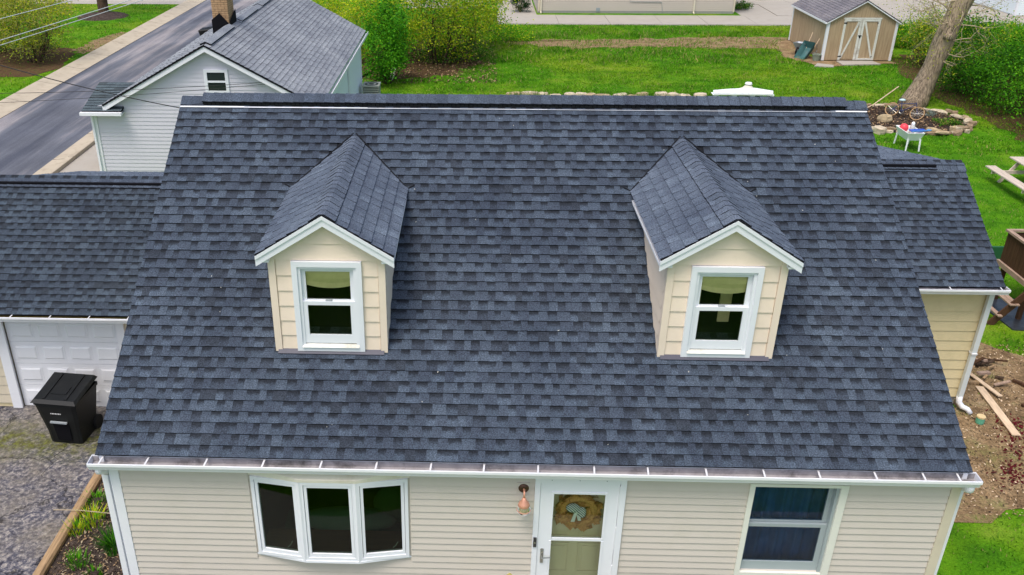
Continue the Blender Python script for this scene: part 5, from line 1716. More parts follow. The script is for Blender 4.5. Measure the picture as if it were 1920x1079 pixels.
# hedge on the right
hd_ = [(20.3, 30.6, 1.5, 1.7, 1.55), (20.6, 27.6, 1.6, 1.8, 1.5), (20.9, 24.6, 1.7, 1.9, 1.5), (21.4, 22.2, 1.6, 1.6, 1.4), (22.6, 33.4, 1.9, 2.0, 1.35), (23.0, 30.0, 1.9, 2.0, 1.35), (23.6, 26.6, 1.9, 2.0, 1.4), (25.4, 35.5, 2.0, 2.2, 1.05), (26.0, 31.8, 2.0, 2.2, 1.1), (28.2, 37.4, 2.2, 2.2, .95), (21.4, 35.9, 1.4, 1.7, 1.2), (24.0, 39.2, 2.0, 1.8, 1.0), (28.5, 33.5, 2.1, 2.2, 1.0), (22.2, 41.0, 1.5, 1.5, 1.0), (27.2, 41.3, 2.2, 1.8, .95), (31.0, 39.0, 2.2, 2.4, .95)]
hl = ['hedge bush just right of the leaning trunk', 'hedge bush at the front edge right of the stone ring', 'hedge bush above the picnic table', 'hedge bush at the right edge nearest the house', 'hedge bush right behind the upper trunk', 'bright hedge bush in the middle of the hedge', 'bright hedge bush at the right edge of the hedge middle', 'bright hedge bush in the upper middle below the drive', 'bright hedge bush at the right edge below the white garage', 'bright hedge bush in the far row below the concrete drive', 'twiggy hedge bush between the shed and the leaning trunk', 'bright hedge bush in the far row behind the trunk', 'bright hedge bush at the far right edge of the hedge', 'small hedge bush right behind the shed', 'bright hedge bush at the far edge by the drive', 'bright hedge bush in the corner below the white garage']
for k, (x, y, a, b, c) in enumerate(hd_):
    if k >= 7 and k != 10: c *= .62
    near = k in (0, 1, 2, 3, 10)
    ms, w = ([G_MID, G_BRIGHT, G_DEEP], [.5, .3, .2]) if near else ([G_BRIGHT, G_MID, G_YEL], [.55, .3, .15])
    if k == 10: ms, w = [G_MID, G_OLIVE, G_YEL], [.4, .3, .3]
    shrub('hedge_bush', hl[k], (x, y, 0), (a, b, c), 9000 if k < 11 else 9500, ms, w, 200 + k, leaf=.09, clumps=46, group='hedge along the right side of the lawn', nst=11, cl=.33, shell=.42, stemmat=M_BARK_D, srad=.02)
# boxwood and low plants at the far house
shrub('boxwood', 'dark rounded boxwood at the corner of the far house', (2.2, 50.7, 0), (.62, .5, .55), 4000, [G_BOX, G_DEEP], [.7, .3], 301, leaf=.06, clumps=50, shell=.6, cl=.3)
shrub('low_plant', 'low green plants right of the far house wall', (16.6, 52.2, 0), (.75, .6, .3), 1800, [G_MID, G_DEEP, G_OLIVE], [.5, .3, .2], 302, leaf=.08, clumps=30, cat='plant', lift=.2)
# shrubs across the road
shrub('olive_shrub', 'large olive budding shrub with dark stems across the road', (-22.4, 35.5, 0), (2.2, 2.0, 1.75), 15000, [G_OLIVE, G_YEL, G_MID], [.6, .25, .15], 303, leaf=.09, clumps=90, stemmat=M_BARK_D, nst=12, srad=.035, lift=.75, cl=.24)
shrub('olive_shrub', 'olive budding shrub at the top left corner behind the first', (-25.2, 37.5, 0), (2.2, 2.0, 1.7), 13000, [G_OLIVE, G_YEL, G_MID], [.6, .25, .15], 304, leaf=.09, clumps=80, stemmat=M_BARK_D, nst=12, srad=.035, lift=.75, cl=.24)
st_ = thing('street_tree', 'straight dark tree trunk in a mulch mound across the road', 'tree', (-24.0, 48.6, 0))
q = MB(); q.path([(-24.0, 48.6, 0), (-24.0, 48.6, .3), (-23.97, 48.6, 2), (-23.9, 48.6, 5), (-23.9, 48.7, 7)], [.42, .33, .30, .27, .22], 12); q.build('trunk', M_BARK_D, st_, smooth=True)
r = np.random.RandomState(44)
segs, tips = [], []
for a in range(6):
    grow(r, (-23.9, 48.65, 6.5 + a * .1), (math.cos(a), math.sin(a), 1.1), 2.0, .12, 4, segs, tips, .35, (2, 3), .72)
stems('limbs', segs, M_BARK_D, st_)
T_ = np.array(tips); leaf_object('crown', np.repeat(T_, 30, 0) + r.normal(size=(len(T_) * 30, 3)) * .45, .1, [G_YEL, G_OLIVE], st_, seed=9)
q = MB(); q.lathe((-24.0, 48.4, 0), [(1.55, 0), (1.3, .10), (.8, .2), (.3, .26), (0, .27)], 24); structure(q.build('mulch_mound', MATS['dark_mulch'], smooth=True))

# ------------------------------------------------------------------ stone ring and the things around the tree
q = MB(); q.lathe((16.1, 26.3, 0.0), [(1, 0), (.9, .03), (0, .06)], 24)
q.v = [(16.1 + (x - 16.1) * 2.25, 26.3 + (y - 26.3) * 1.95, z) for x, y, z in q.v]
structure(q.build('mulch_ring', MATS['dark_mulch'], smooth=True))
M_STONES = [plain('sandstone_tan', (0.42, 0.33, 0.20), 0.9, 0.1, 0.35, 7, (0.12, 0.09, 0.06, 1), .8, .5, 25), plain('sandstone_pale', (0.52, 0.44, 0.32), 0.9, 0.1, 0.3, 7, (0.2, 0.15, 0.1, 1), .7, .5, 25), plain('sandstone_brown', (0.26, 0.19, 0.12), 0.9, 0.1, 0.35, 7, None, .5, .5, 25)]
def stone(loc, sx, sy, sz, rz, seed, mat, label, group):
    rg = random.Random(seed)
    q = MB()
    n = 8
    lo = [(sx * (.5 + rg.uniform(-.1, .06)) * math.cos(6.283 * k / n + .2), sy * (.5 + rg.uniform(-.1, .06)) * math.sin(6.283 * k / n + .2)) for k in range(n)]
    for zz, f in ((0, .92), (.35, 1.0), (.85, .95), (1.0, .82)):
        q.v += [(x * f + rg.uniform(-.015, .015), y * f + rg.uniform(-.015, .015), sz * zz + (rg.uniform(-.02, .02) if zz > .5 else 0)) for x, y in lo]
    for i in range(3):
        for k in range(n):
            q.f.append((i * n + k, i * n + (k + 1) % n, (i + 1) * n + (k + 1) % n, (i + 1) * n + k)); q.m.append(0); q.uv.append(None)
    q.f.append(tuple(range(3 * n, 4 * n))); q.m.append(0); q.uv.append(None)
    o = q.build('stone', mat, loc=loc, world=False)
    o.rotation_euler = (rg.uniform(-.08, .08), rg.uniform(-.08, .08), rz)
    return tag(o, label, 'stone', group)
rg = random.Random(12)
for k in range(38):
    a = 6.283 * k / 38 + rg.uniform(-.05, .05)
    x, y = 16.1 + 2.3 * math.cos(a), 26.3 + 2.0 * math.sin(a)
    for lay in range(2 if (-2.3 < (a if a < 3.14 else a - 6.283) < .5) else 1):
        stone((x + rg.uniform(-.16, .16), y + rg.uniform(-.16, .16), lay * .09), rg.uniform(.26, .66), rg.uniform(.18, .36), rg.uniform(.06, .15), a + 1.57 + rg.uniform(-.55, .55), k * 3 + lay, rg.choice(M_STONES), 'flat tan stone in the ring around the leaning tree', 'stones of the tree ring')
stone((15.2, 25.9, .05), .62, .5, .24, .4, 77, M_STONES[0], 'rounded tan stone inside the ring below the bicycle wheel', None)
stone((14.45, 24.55, 0), .62, .5, .22, 1.1, 78, M_STONES[1], 'large pale block at the left front of the tree ring', None)
shrub('ground_plant', 'green clump growing inside the right side of the stone ring', (17.35, 25.6, .03), (.5, .35, .18), 900, [G_MID, G_DEEP, G_OLIVE], [.4, .3, .3], 305, leaf=.1, clumps=22, cat='plant', lift=.2, aspect=.25)
shrub('ground_plant', 'grey green clump beside the trunk in the stone ring', (17.3, 26.8, .03), (.25, .2, .15), 350, [plain('grey_green_leaf', (0.22, 0.26, 0.22), 0.8, 0.1)], None, 306, leaf=.09, clumps=14, cat='plant', lift=.2, aspect=.25)

# bicycle leaning on the trunk
bk = thing('bicycle', 'small navy bicycle with tan tyres leaning against the tree trunk', 'bicycle', (15.95, 26.55, .05))
A, B = Vector((15.78, 26.75, .31)), Vector((16.48, 26.12, .31))
du = (B - A).normalized(); up = Vector((.25, .28, .93)).normalized()
M_TYRE = plain('tan_wall_tyre', (0.42, 0.27, 0.14), 0.8, 0.1); M_TREAD = plain('black_tread', (0.02, 0.02, 0.02), 0.9, 0.1); M_NAVY = plain('navy_frame', (0.02, 0.03, 0.10), 0.35, 0.5)
for i, c in enumerate((A, B)):
    u = du if i == 0 else (du + Vector((.35, .1, 0))).normalized()
    q = MB(); q.ring(c, u, up, .245, .022, 28, 8); wl = q.build('wheel', M_TYRE, bk, smooth=True)
    q = MB(); q.ring(c, u, up, .262, .016, 28, 6); q.build('tread', M_TREAD, wl, smooth=True)
    q = MB()
    for k in range(12):
        t = k * math.pi / 6
        q.tube(c, c + (u * math.cos(t) + up * math.sin(t)) * .235, .0035, n=4)
    q.build('spokes', M_CHROME, wl)
bb = A + du * .36 - up * .02; seat = A + du * .26 + up * .36; hd2 = B - du * .16 + up * .36
q = MB()
for a, b in ((A, bb), (A, seat - up * .08), (bb, seat), (bb, hd2 - up * .06), (seat - up * .1, hd2)): q.tube(a, b, .017, n=6)
q.build('frame', M_NAVY, bk)
q = MB(); q.tube(B, hd2 + up * .05, .016, n=6); q.build('fork', M_NAVY, bk)
q = MB(); s_ = up.cross(du)
q.path([hd2 + up * .05, hd2 + up * .16 + du * .02, hd2 + up * .2 + s_ * .14, hd2 + up * .22 + s_ * .28 - du * .1], .013, 6); q.path([hd2 + up * .16 + du * .02, hd2 + up * .2 - s_ * .14, hd2 + up * .22 - s_ * .28 - du * .1], .013, 6); q.build('handlebar', M_PINE, bk)
q = MB(); q.ball(seat + up * .05, .12, (1.1, .8, .4), 10, 6); q.build('saddle', plain('teal_white_saddle', (0.45, 0.62, 0.64), 0.5, 0.3), bk, smooth=True)
q = MB(); q.ring(bb, du, up, .08, .01, 14, 5); q.build('chainring', M_CHROME, bk)
for s in (-1, 1):
    q = MB(); e = bb + s_ * s * .08 + (du * .1 - up * .1) * s; q.tube(bb + s_ * s * .05, e, .01, n=5); q.box(e.x - .04, e.x + .04, e.y - .03, e.y + .03, e.z - .012, e.z + .012); q.build('pedal', M_BLACKP, bk)
# push cultivator left of it
cu = thing('push_cultivator', 'old wheeled hand cultivator with long wooden handle left of bicycle', 'garden tool', (14.75, 26.75, .05))
q = MB(); q.ring((14.62, 26.75, .25), (1, -.3, 0), (0, .1, 1), .17, .03, 22, 6); q.build('wheel', M_TREAD, cu, smooth=True)
q = MB(); q.ring((14.62, 26.75, .25), (1, -.3, 0), (0, .1, 1), .10, .02, 16, 5); q.build('hub', M_BRONZE, cu)
q = MB(); q.path([(14.62, 26.75, .25), (15.1, 26.95, .42), (16.15, 27.4, 1.05)], .02, 6); q.build('handle', M_PINE, cu)
q = MB(); q.tube((15.0, 26.9, .38), (15.05, 26.75, .06), .014, n=5); q.tube((15.15, 26.95, .42), (15.3, 26.85, .05), .014, n=5); q.build('tines', M_BRONZE, cu)

# water table with toys
wt = thing('play_table', 'white plastic play tub on four legs in front of the stone ring', 'table', (14.7, 22.65, 0))
M_PLAST = plain('white_plastic', (0.82, 0.84, 0.84), 0.4, 0.4, 0.02)
q = MB()
lo = [(14.50, 22.42, .36), (14.92, 22.42, .36), (14.92, 23.12, .36), (14.50, 23.12, .36)]
hi = [(14.40, 22.28, .66), (15.0, 22.28, .66), (15.0, 23.28, .66), (14.40, 23.28, .66)]
q.idx(lo + hi, [(3, 2, 1, 0), (0, 1, 5, 4), (1, 2, 6, 5), (2, 3, 7, 6), (3, 0, 4, 7)])
ih = [(14.43, 22.31, .66), (14.97, 22.31, .66), (14.97, 23.25, .66), (14.43, 23.25, .66)]; il = [(a, b, .40) for a, b, c in ((14.52, 22.44, 0), (14.90, 22.44, 0), (14.90, 23.10, 0), (14.52, 23.10, 0))]
q.idx(il + ih, [(0, 1, 2, 3), (4, 5, 1, 0), (5, 6, 2, 1), (6, 7, 3, 2), (7, 4, 0, 3)])
q.idx(hi + ih, [(0, 1, 5, 4), (1, 2, 6, 5), (2, 3, 7, 6), (3, 0, 4, 7)])
q.build('tub', M_PLAST, wt)
for x, y in ((14.50, 22.36), (14.92, 22.36), (14.48, 23.18), (14.94, 23.18)):
    q = MB(); q.tube((x, y, .42), (x + (.02 if x > 14.7 else -.02), y + (-.04 if y < 22.8 else .04), 0), .032, .026, 8); q.build('leg', M_PLAST, wt)
q = MB(); q.ball((14.60, 23.05, .64), .15, nu=16, nv=12)
tag(q.build('ball', plain('pink_red_rubber', (0.75, 0.06, 0.08), 0.4, 0.3), smooth=True), 'pink red ball sitting in the white play tub', 'ball')
lid = thing('toy_tray', 'blue plastic tray resting across the white play tub', 'tray', (14.85, 22.5, .66))
q = MB(); q.prism([(14.58, 22.36, .672), (15.15, 22.46, .672), (15.12, 22.72, .672), (14.58, 22.66, .672)], (0, 0, .03)); q.build('tray_floor', plain('blue_plastic', (0.02, 0.08, 0.45), 0.4, 0.4), lid)
q = MB(); q.beam((14.58, 22.36, .71), (15.15, 22.46, .71), .02, .03); q.beam((15.15, 22.46, .71), (15.3, 22.6, .70), .12, .03); q.build('tray_rim', plain('light_blue_plastic', (0.10, 0.28, 0.55), 0.4, 0.4), lid)
bt = thing('toy_bottle', 'grey white bottle toy standing in the play tub', 'toy', (14.87, 23.0, .4))
q = MB(); q.lathe((14.87, 23.0, .4), [(0, 0), (.09, 0), (.09, .28), (.07, .34), (.04, .36)], 12); q.build('bottle_body', plain('grey_toy', (0.5, 0.5, 0.47), 0.5, 0.3, .2), bt)
q = MB(); q.lathe((14.87, 23.0, .755), [(.045, 0), (.06, .01), (.06, .07), (.03, .11), (0, .115)], 12); q.build('bottle_cap', M_PLAST, bt)

# picnic table at the right edge
pt = thing('picnic_table', 'weathered wooden picnic table at the right edge of the lawn', 'table', (16.75, 18.3, 0))
yA, yB = 17.0, 19.5
for x0 in (15.70, 15.86, 17.55, 17.71):
    q = MB(); q.box(x0, x0 + .15, yA, yB, .42, .455); q.build('seat_plank', M_PICNIC, pt)
for k in range(5):
    x0 = 16.38 + k * .148
    q = MB(); q.box(x0, x0 + .142, yA, yB, .72, .757); q.build('top_plank', M_PICNIC, pt)
for y in (17.35, 19.1):
    q = MB(); q.box(15.72, 17.84, y, y + .04, .31, .418); q.build('seat_bearer', M_PICNIC, pt)
    q = MB(); q.box(16.42, 17.08, y, y + .04, .63, .718); q.build('top_bearer', M_PICNIC, pt)
    for a, b in ((16.05, 16.55), (17.45, 16.95)):
        q = MB(); q.beam((a, y + .065, 0), (b, y + .065, .72), .045, .10, up=(0, 0, 1)); q.build('leg', M_PICNIC, pt)
q = MB(); q.beam((16.76, 17.5, .28), (16.76, 19.0, .28), .09, .04); q.build('centre_brace', M_PICNIC, pt)

# wooden play tower at the right edge
pw = thing('play_tower', 'dark brown wooden play tower with steps at the right edge', 'playhouse', (12.5, 10.2, 0))
tx, ty0, ty1 = 11.66, 9.0, 11.1
for k in range(15):
    y = ty0 + k * .14
    q = MB(); q.box(tx, tx + .022, y, y + .132, .98, 1.68); q.build('wall_board', M_DECKB, pw)
for k in range(14):
    x = tx + .03 + k * .14
    q = MB(); q.box(x, x + .132, ty1 - .02, ty1, .98, 1.66); q.build('wall_board', M_DECKB, pw)
for y0, y1, x0, x1 in ((ty0, ty1 + .03, tx - .05, tx + .05), (ty1 - .05, ty1 + .04, tx + .052, tx + 1.98)):
    q = MB(); q.box(x0, x1, y0, y1, 1.685, 1.735); q.build('top_rail', M_DECKR, pw)
q = MB(); q.box(tx - .06, tx - .002, ty0, ty1 + .03, .86, .975); q.build('deck_beam', M_DECKR, pw)
q = MB(); q.box(tx, tx + 1.98, ty0, ty1, .9, .97); q.build('deck_floor', M_DECKB, pw)
for x, y in ((tx + .02, 10.95), (tx + .02, 9.1), (tx + 1.9, 10.95), (tx + 1.9, 9.1), (tx + .02, 9.95)):
    q = MB(); q.box(x, x + .09, y - .045, y + .045, 0, .9); q.build('leg', M_DECKB, pw)
for z, x, ya, yb in ((.55, 11.24, 9.62, 10.42), (.28, 11.04, 9.60, 10.12)):
    for j in range(2):
        if z < .5 and j == 1: continue
        q = MB(); q.box(x + j * .11, x + j * .11 + .10, ya, yb, z - .03, z); q.build('step_tread', M_DECKR, pw)
for y in (9.7, ):
    q = MB(); q.beam((10.95, y, .0), (11.66, y, .9), .04, .16, up=(0, 0, 1)); q.build('step_stringer', M_DECKB, pw)
q = MB(); q.prism([(11.35, 9.45, 0), (12.9, 9.3, 0), (12.95, 10.95, 0), (11.2, 10.95, 0)], (0, 0, .03))
o = q.build('ground_tarp', plain('dark_blue_tarp', (0.03, 0.035, 0.045), 0.35, 0.5, .6, 6, None, .5, 1.0, 5)); tag(o, 'dark plastic tarp on the ground under the play tower', 'tarp')
q = MB(); q.box(12.5, 17, 12.9, 12.97, .0, .5)
tag(q.build('garden_hose_board', plain('green_board', (0.02, 0.10, 0.04), 0.6, 0.2)), 'thin dark green edging behind the play tower', 'edging')

# ------------------------------------------------------------------ bins, timber, bed plants
def bin_(label, loc, rz, group, letter=None):
    t = thing('trash_bin', label, 'bin', loc, rz, group)
    t.scale = (1.2, 1.0, 1.0)
    q = MB()
    def ring_(w, d, z, yo=0): return [(-w, -d + yo, z), (-w * .8, -d * 1.08 + yo, z), (w * .8, -d * 1.08 + yo, z), (w, -d + yo, z), (w, d + yo, z), (-w, d + yo, z)]
    rs = [ring_(.25, .26, .0), ring_(.26, .28, .25), ring_(.32, .37, .86), ring_(.335, .385, .865), ring_(.335, .385, .93)]
    for a in rs: q.v += a
    n = 6
    for i in range(len(rs) - 1):
        for k in range(n):
            q.f.append((i * n + k, i * n + (k + 1) % n, (i + 1) * n + (k + 1) % n, (i + 1) * n + k)); q.m.append(0); q.uv.append(None)
    q.f.append(tuple(range(n))[::-1]); q.m.append(0); q.uv.append(None)
    body = q.build('bin_body', M_BLACKP, t, world=False)
    q = MB()      # lid, sloping up to the hinge, with raised ribs
    q.idx([(-.35, -.44, .935), (.35, -.44, .935), (.35, .40, 1.02), (-.35, .40, 1.02), (-.31, -.38, .985), (.31, -.38, .985), (.32, .36, 1.075), (-.32, .36, 1.075)],
          [(3, 2, 1, 0), (0, 1, 5, 4), (1, 2, 6, 5), (2, 3, 7, 6), (3, 0, 4, 7), (4, 5, 6, 7)])
    lid = q.build('lid', M_BLACKP, t, world=False)
    for s in (-1, 1):
        q = MB(); q.beam((s * .17, -.36, .99), (s * .17, .34, 1.08), .04, .025); q.build('lid_rib', M_BLACKP, lid, world=False)
    q = MB(); q.prism([(-.12, -.22, 1.0), (.12, -.22, 1.0), (.12, -.02, 1.027), (-.12, -.02, 1.027)], (0, 0, .015)); q.build('lid_panel', M_BLACKP, lid, world=False)
    q = MB(); q.path([(-.24, .36, 1.0), (-.24, .47, .98), (.24, .47, .98), (.24, .36, 1.0)], .018, 8); q.build('handle', M_BLACKP, t, world=False)
    for s in (-1, 1):
        q = MB(); q.lathe((s * .27 - .03, .27, .13), [(0, 0), (.13, .0), (.13, .06), (0, .06)], 18, axis='x'); q.build('wheel', M_TREAD, t, world=False)
    q = MB(); q.prism([(-.13, -.335, .5), (.13, -.335, .5), (.11, -.30, .08), (-.11, -.30, .08)], (0, -.008, 0)); q.build('front_recess', M_BLACK, t, world=False)
    q = MB(); q.box(-.13, .13, -.40, -.365, .50, .53); q.build('catch_bar', M_GREYMET, t, world=False)
    # pale moulded serial marks
    q = MB()
    rg = random.Random(5)
    for k in range(7):
        x = -.08 + k * .024
        q.box(x, x + .012, -.414, -.405, .71, .728)
    stuff(q.build('serial_marks', plain('pale_print', (0.7, 0.7, 0.7), 0.6, 0.2), t, world=False))
    if letter:
        cu_ = bpy.data.curves.new('bin_letter', 'FONT'); cu_.body = letter; cu_.size = .22; cu_.extrude = .004
        ob = bpy.data.objects.new('bin_letter', cu_); me = bpy.data.meshes.new_from_object(ob); bpy.data.objects.remove(ob)
        me.materials.append(MATS['pale_print'])
        o = bpy.data.objects.new('bin_letter', me); COL.objects.link(o); o.parent = t; o.location = (-.08, -.40, .60); o.rotation_euler = (math.radians(82), 0, 0)
    return t
bin_('large black wheeled trash bin standing before the garage door', (-7.88, 4.98, .012), math.radians(-6), 'wheeled trash bins')
bin_('dark wheeled trash bin half hidden behind the neighbour house corner', (-12.95, 20.4, .012), math.radians(20), 'wheeled trash bins', 'R')
bin_('small dark bin at the far kerb beside the brick chimney', (-14.45, 38.3, .15), math.radians(-90), 'wheeled trash bins')

q = MB()
tm = thing('landscape_timber', 'long weathered timber edging between driveway and flower bed', 'timber', (-6.96, 1.5, 0))
for a, b in ((-1.5, 1.35), (1.36, 3.95)):
    q = MB(); q.prism([(-7.03, a, .01), (-6.89, a, .01), (-6.88, a, .09), (-6.91, a, .13), (-7.01, a, .13), (-7.04, a, .09)], (0, b - a, 0)); q.build('timber_length', M_TIMBER, tm)
def blades(name, label, loc, n, h, spread, mats, seed, cat='plant', lean=.6):
    r = np.random.RandomState(seed)
    t = thing(name, label, cat, loc)
    V = []
    for k in range(n):
        a = r.uniform(0, 6.28); rr_ = spread * math.sqrt(r.uniform())
        b = np.array([rr_ * math.cos(a), rr_ * math.sin(a), 0])
        d = np.array([math.cos(a), math.sin(a), 0]) * r.uniform(.1, lean) + r.normal(size=3) * .12
        L = h * r.uniform(.6, 1.15)
        s = np.array([-math.sin(a), math.cos(a), 0]) * r.uniform(.005, .010)
        m1 = b + (d * .35 + np.array([0, 0, .75])) * L * .6
        e = b + (d * 1.1 + np.array([0, 0, .95])) * L
        V += [b - s, b + s, m1 + s * .9, m1 - s * .9, m1 - s * .9, m1 + s * .9, e + s * .1, e - s * .1]
    o = bpy.data.objects.new('leaf_blades', fast_mesh('leaf_blades', np.array(V), 4, mats, np.random.RandomState(seed).randint(0, len(mats), n * 2)))
    COL.objects.link(o); o.parent = t
    q = MB(); q.lathe((0, 0, 0), [(spread * .5, 0), (spread * .4, .03), (0, .05)], 8); q.build('crown_base', MATS['dark_mulch'], t, world=False)
    return t
blades('daylily_clump', 'bright green daylily clump beside the timber edging', (-6.62, 2.62, .02), 95, .25, .2, [G_BRIGHT, G_YEL], 401)
blades('daylily_clump', 'small bright green clump at the upper end of flower bed', (-6.75, 3.15, .02), 60, .16, .16, [G_BRIGHT, G_MID], 402)
blades('daylily_clump', 'large dark green upright clump against the house corner', (-6.05, 2.05, .02), 170, .36, .16, [G_MID, G_DEEP], 403)
blades('daylily_clump', 'green clump at the bottom edge between timber and house', (-6.5, 1.75, .02), 85, .2, .16, [G_MID, G_BRIGHT], 404)
blades('daylily_clump', 'second bright green clump touching the first beside the timber', (-6.8, 2.42, .02), 60, .2, .13, [G_BRIGHT, G_YEL], 405)
blades('daylily_clump', 'tiny green sprout at the very bottom of the flower bed', (-6.15, 1.55, .02), 50, .12, .14, [G_MID, G_BRIGHT], 406)
q = MB(); q.path([(-7.3, 2.78, .14), (-6.9, 2.74, .18), (-6.3, 2.70, .16), (-5.9, 2.66, .12)], .008, 5)
tag(q.build('dry_stalk', M_TWIG), 'long dry stalk lying across the timber edging', 'stalk')

# ------------------------------------------------------------------ dirt yard debris
def plank(label, a, b, w, t, mat, z=.02, group=None):
    q = MB(); q.beam((a[0], a[1], z + t / 2), (b[0], b[1], z + t / 2 + .01), w, t)
    return tag(q.build('plank', mat), label, 'plank', group)
plank('wide pale plank lying in the dirt yard', (9.42, 7.05), (9.27, 5.42), .15, .022, M_PINE, .03)
plank('narrow pale plank crossing above the wide one', (9.42, 7.62), (9.62, 6.66), .09, .02, M_PINE, .06)
plank('thin weathered plank on the leaf litter by the lilac bush', (-4.42, 31.9), (-4.55, 35.2), .18, .05, M_PICNIC, .05)
rg = random.Random(21)
for k in range(26):
    x, y = rg.gauss(9.6, .38), rg.gauss(7.85, .45)
    a = rg.uniform(-.9, .9); L = rg.uniform(.10, .42)
    q = MB()
    w = rg.uniform(.03, .09)
    q.beam((-L / 2 * math.cos(a), -L / 2 * math.sin(a), rg.uniform(.02, .14)), (L / 2 * math.cos(a), L / 2 * math.sin(a), rg.uniform(.02, .2)), w, rg.uniform(.015, .05))
    o = q.build('wood_scrap', rg.choice([M_TIMBER, M_DECKB, M_BARK_D, M_BARK_D, M_DECKR]), loc=(x, y, 0.02), world=False)
    tag(o, 'broken wood scrap in the heap beside the downspout', 'wood scrap', 'wood scraps heaped by the downspout')
for k, (x, y, L, a) in enumerate(((10.2, 7.3, .6, -.9), (10.3, 7.15, .5, -.8), (9.9, 6.4, .12, .2))):
    q = MB(); q.beam((x, y, .05), (x + L * math.cos(a), y + L * math.sin(a), .06), .06, .05)
    tag(q.build('wood_scrap', M_DECKB), ['dark stick at the right edge of the dirt yard', 'second dark stick close beside the other at right edge', 'tiny dark wood chunk right of the planks'][k], 'wood scrap')
can = thing('jar', 'small green jar with tan lid on the dirt near the corner', 'jar', (8.83, 5.85, .012))
q = MB(); q.lathe((8.83, 5.85, .012), [(0, 0), (.07, 0), (.075, .02), (.075, .12), (.07, .125)], 14); q.build('jar_body', plain('green_jar', (0.12, 0.40, 0.26), 0.4, 0.4), can)
q = MB(); q.lathe((8.83, 5.85, .137), [(.07, -.004), (.078, 0), (.078, .03), (.07, .035), (0, .036)], 14); q.build('jar_lid', plain('tan_lid', (0.62, 0.48, 0.26), 0.6, 0.3), can)

def scatter(name, label, cat, n, gen, size, mats, seed, flat=.35, z=.02, aspect=.6):
    r = np.random.RandomState(seed)
    C = gen(r, n)
    n = len(C)
    a = r.uniform(0, 6.283, n)
    d = np.stack([np.cos(a), np.sin(a), r.normal(0, flat, n)], 1)
    p = np.stack([-np.sin(a), np.cos(a), r.normal(0, flat, n)], 1)
    s = size * r.uniform(.4, 1.5, n)[:, None]
    C = np.concatenate([C, (z + r.uniform(0, .02, n))[:, None]], 1)
    V = np.stack([C - d * s / 2, C + p * s * aspect / 2, C + d * s / 2, C - p * s * aspect / 2], 1).reshape(-1, 3)
    o = bpy.data.objects.new(name, fast_mesh(name, V, 4, mats, r.randint(0, len(mats), n)))
    COL.objects.link(o)
    return stuff(o, label, cat)
M_RED = leaf_mat('dark_red_leaf', (0.13, 0.012, 0.02))
def redgen(r, n):
    c = np.array([(9.35, 5.85), (9.25, 5.35), (9.05, 4.95), (8.75, 4.45), (9.5, 5.6), (9.3, 4.6), (9.6, 5.0), (8.6, 4.2)])
    return c[r.randint(0, len(c), n)] + r.normal(0, .16, (n, 2))
scatter('red_leaves', 'dark red fallen leaves scattered over the dirt yard', 'leaves', 480, redgen, .06, [M_RED], 1)
def dirtgen(r, n):
    P = np.stack([r.uniform(6.8, 12.5, n), r.uniform(3.2, 8.8, n)], 1)
    return P
scatter('soil_crumbs', 'loose crumbs and chips over the bare dirt yard', 'soil', 9000, dirtgen, .035, [MATS['bare_soil'], M_TIMBER, M_BARK_D, M_PINE], 2, .5)
scatter('mulch_chips', 'dark wood mulch chips covering the flower bed', 'mulch', 7000, lambda r, n: np.stack([r.uniform(-6.86, -4.95, n), r.uniform(-.5, 4.25, n)], 1), .05, [M_BARK_D, MATS['dark_mulch'], M_TIMBER, M_TWIG], 3, .4, .025, .35)
scatter('ring_mulch_chips', 'dark mulch chips and dry leaves inside the stone ring', 'mulch', 3500, lambda r, n: (lambda a, q: np.stack([16.1 + 2.1 * q * np.cos(a), 26.3 + 1.8 * q * np.sin(a)], 1))(r.uniform(0, 6.28, n), np.sqrt(r.uniform(0, 1, n))), .09, [M_BARK_D, MATS['dark_mulch'], M_TIMBER, MATS['leaf_litter']], 4, .4, .07, .4)
scatter('litter_leaves', 'brown fallen leaves under the bushes left of the lawn', 'leaves', 5000, lambda r, n: np.stack([r.uniform(-6.5, .4, n), r.uniform(31.6, 41.5, n)], 1), .09, [MATS['leaf_litter'], M_TIMBER, M_BARK_D], 5, .4, .03)
# grass
GR = [grass_mat('grass_blade', 1.0), grass_mat('grass_blade_light', 1.35, (1.15, 1, 1)), grass_mat('grass_blade_dark', .8, (.8, 1, 1)), leaf_mat('grass_blade_dry', (0.34, 0.30, 0.12), .3, .3)]
def inside(P, poly):
    x, y = P[:, 0], P[:, 1]
    c = np.zeros(len(P), bool)
    n = len(poly)
    for i in range(n):
        x0, y0 = poly[i]; x1, y1 = poly[(i + 1) % n]
        m = ((y0 > y) != (y1 > y)) & (x < (x1 - x0) * (y - y0) / (y1 - y0 + 1e-12) + x0)
        c ^= m
    return c
BARE = [[(4.9, 3.1), (7.2, 3.1), (8.4, 3.4), (10.2, 2.2), (14, 2.6), (15.5, 5.0), (13.3, 7.2), (11.1, 8.1), (10.3, 8.9), (8.7, 8.9), (8.6, 6.4), (4.9, 6.4)], [(4.5, 39.6), (9, 39.9), (16.9, 39.5), (16.9, 43.1), (11, 42.4), (4.6, 42.0), (0.5, 41)], [(14.9, 37.6), (16.2, 35.4), (17.4, 35.9), (20, 36.2), (20, 42), (16.4, 42), (15.6, 41)], [(-5.6, 32.0), (-3.7, 32.3), (-1.6, 33.6), (-.3, 36), (-.4, 38.5), (-2, 41.5), (-6, 42), (-7, 36)], [(13.8, 24.3), (18.4, 24.3), (18.4, 28.3), (13.8, 28.3)], [(11.2, 9.3), (12.9, 9.3), (12.9, 10.95), (11.2, 10.95)], [(-24.5, 32.5), (-21.2, 32.3), (-20.55, 34.2), (-21.6, 38.5), (-24.6, 39.5), (-27, 36)]]
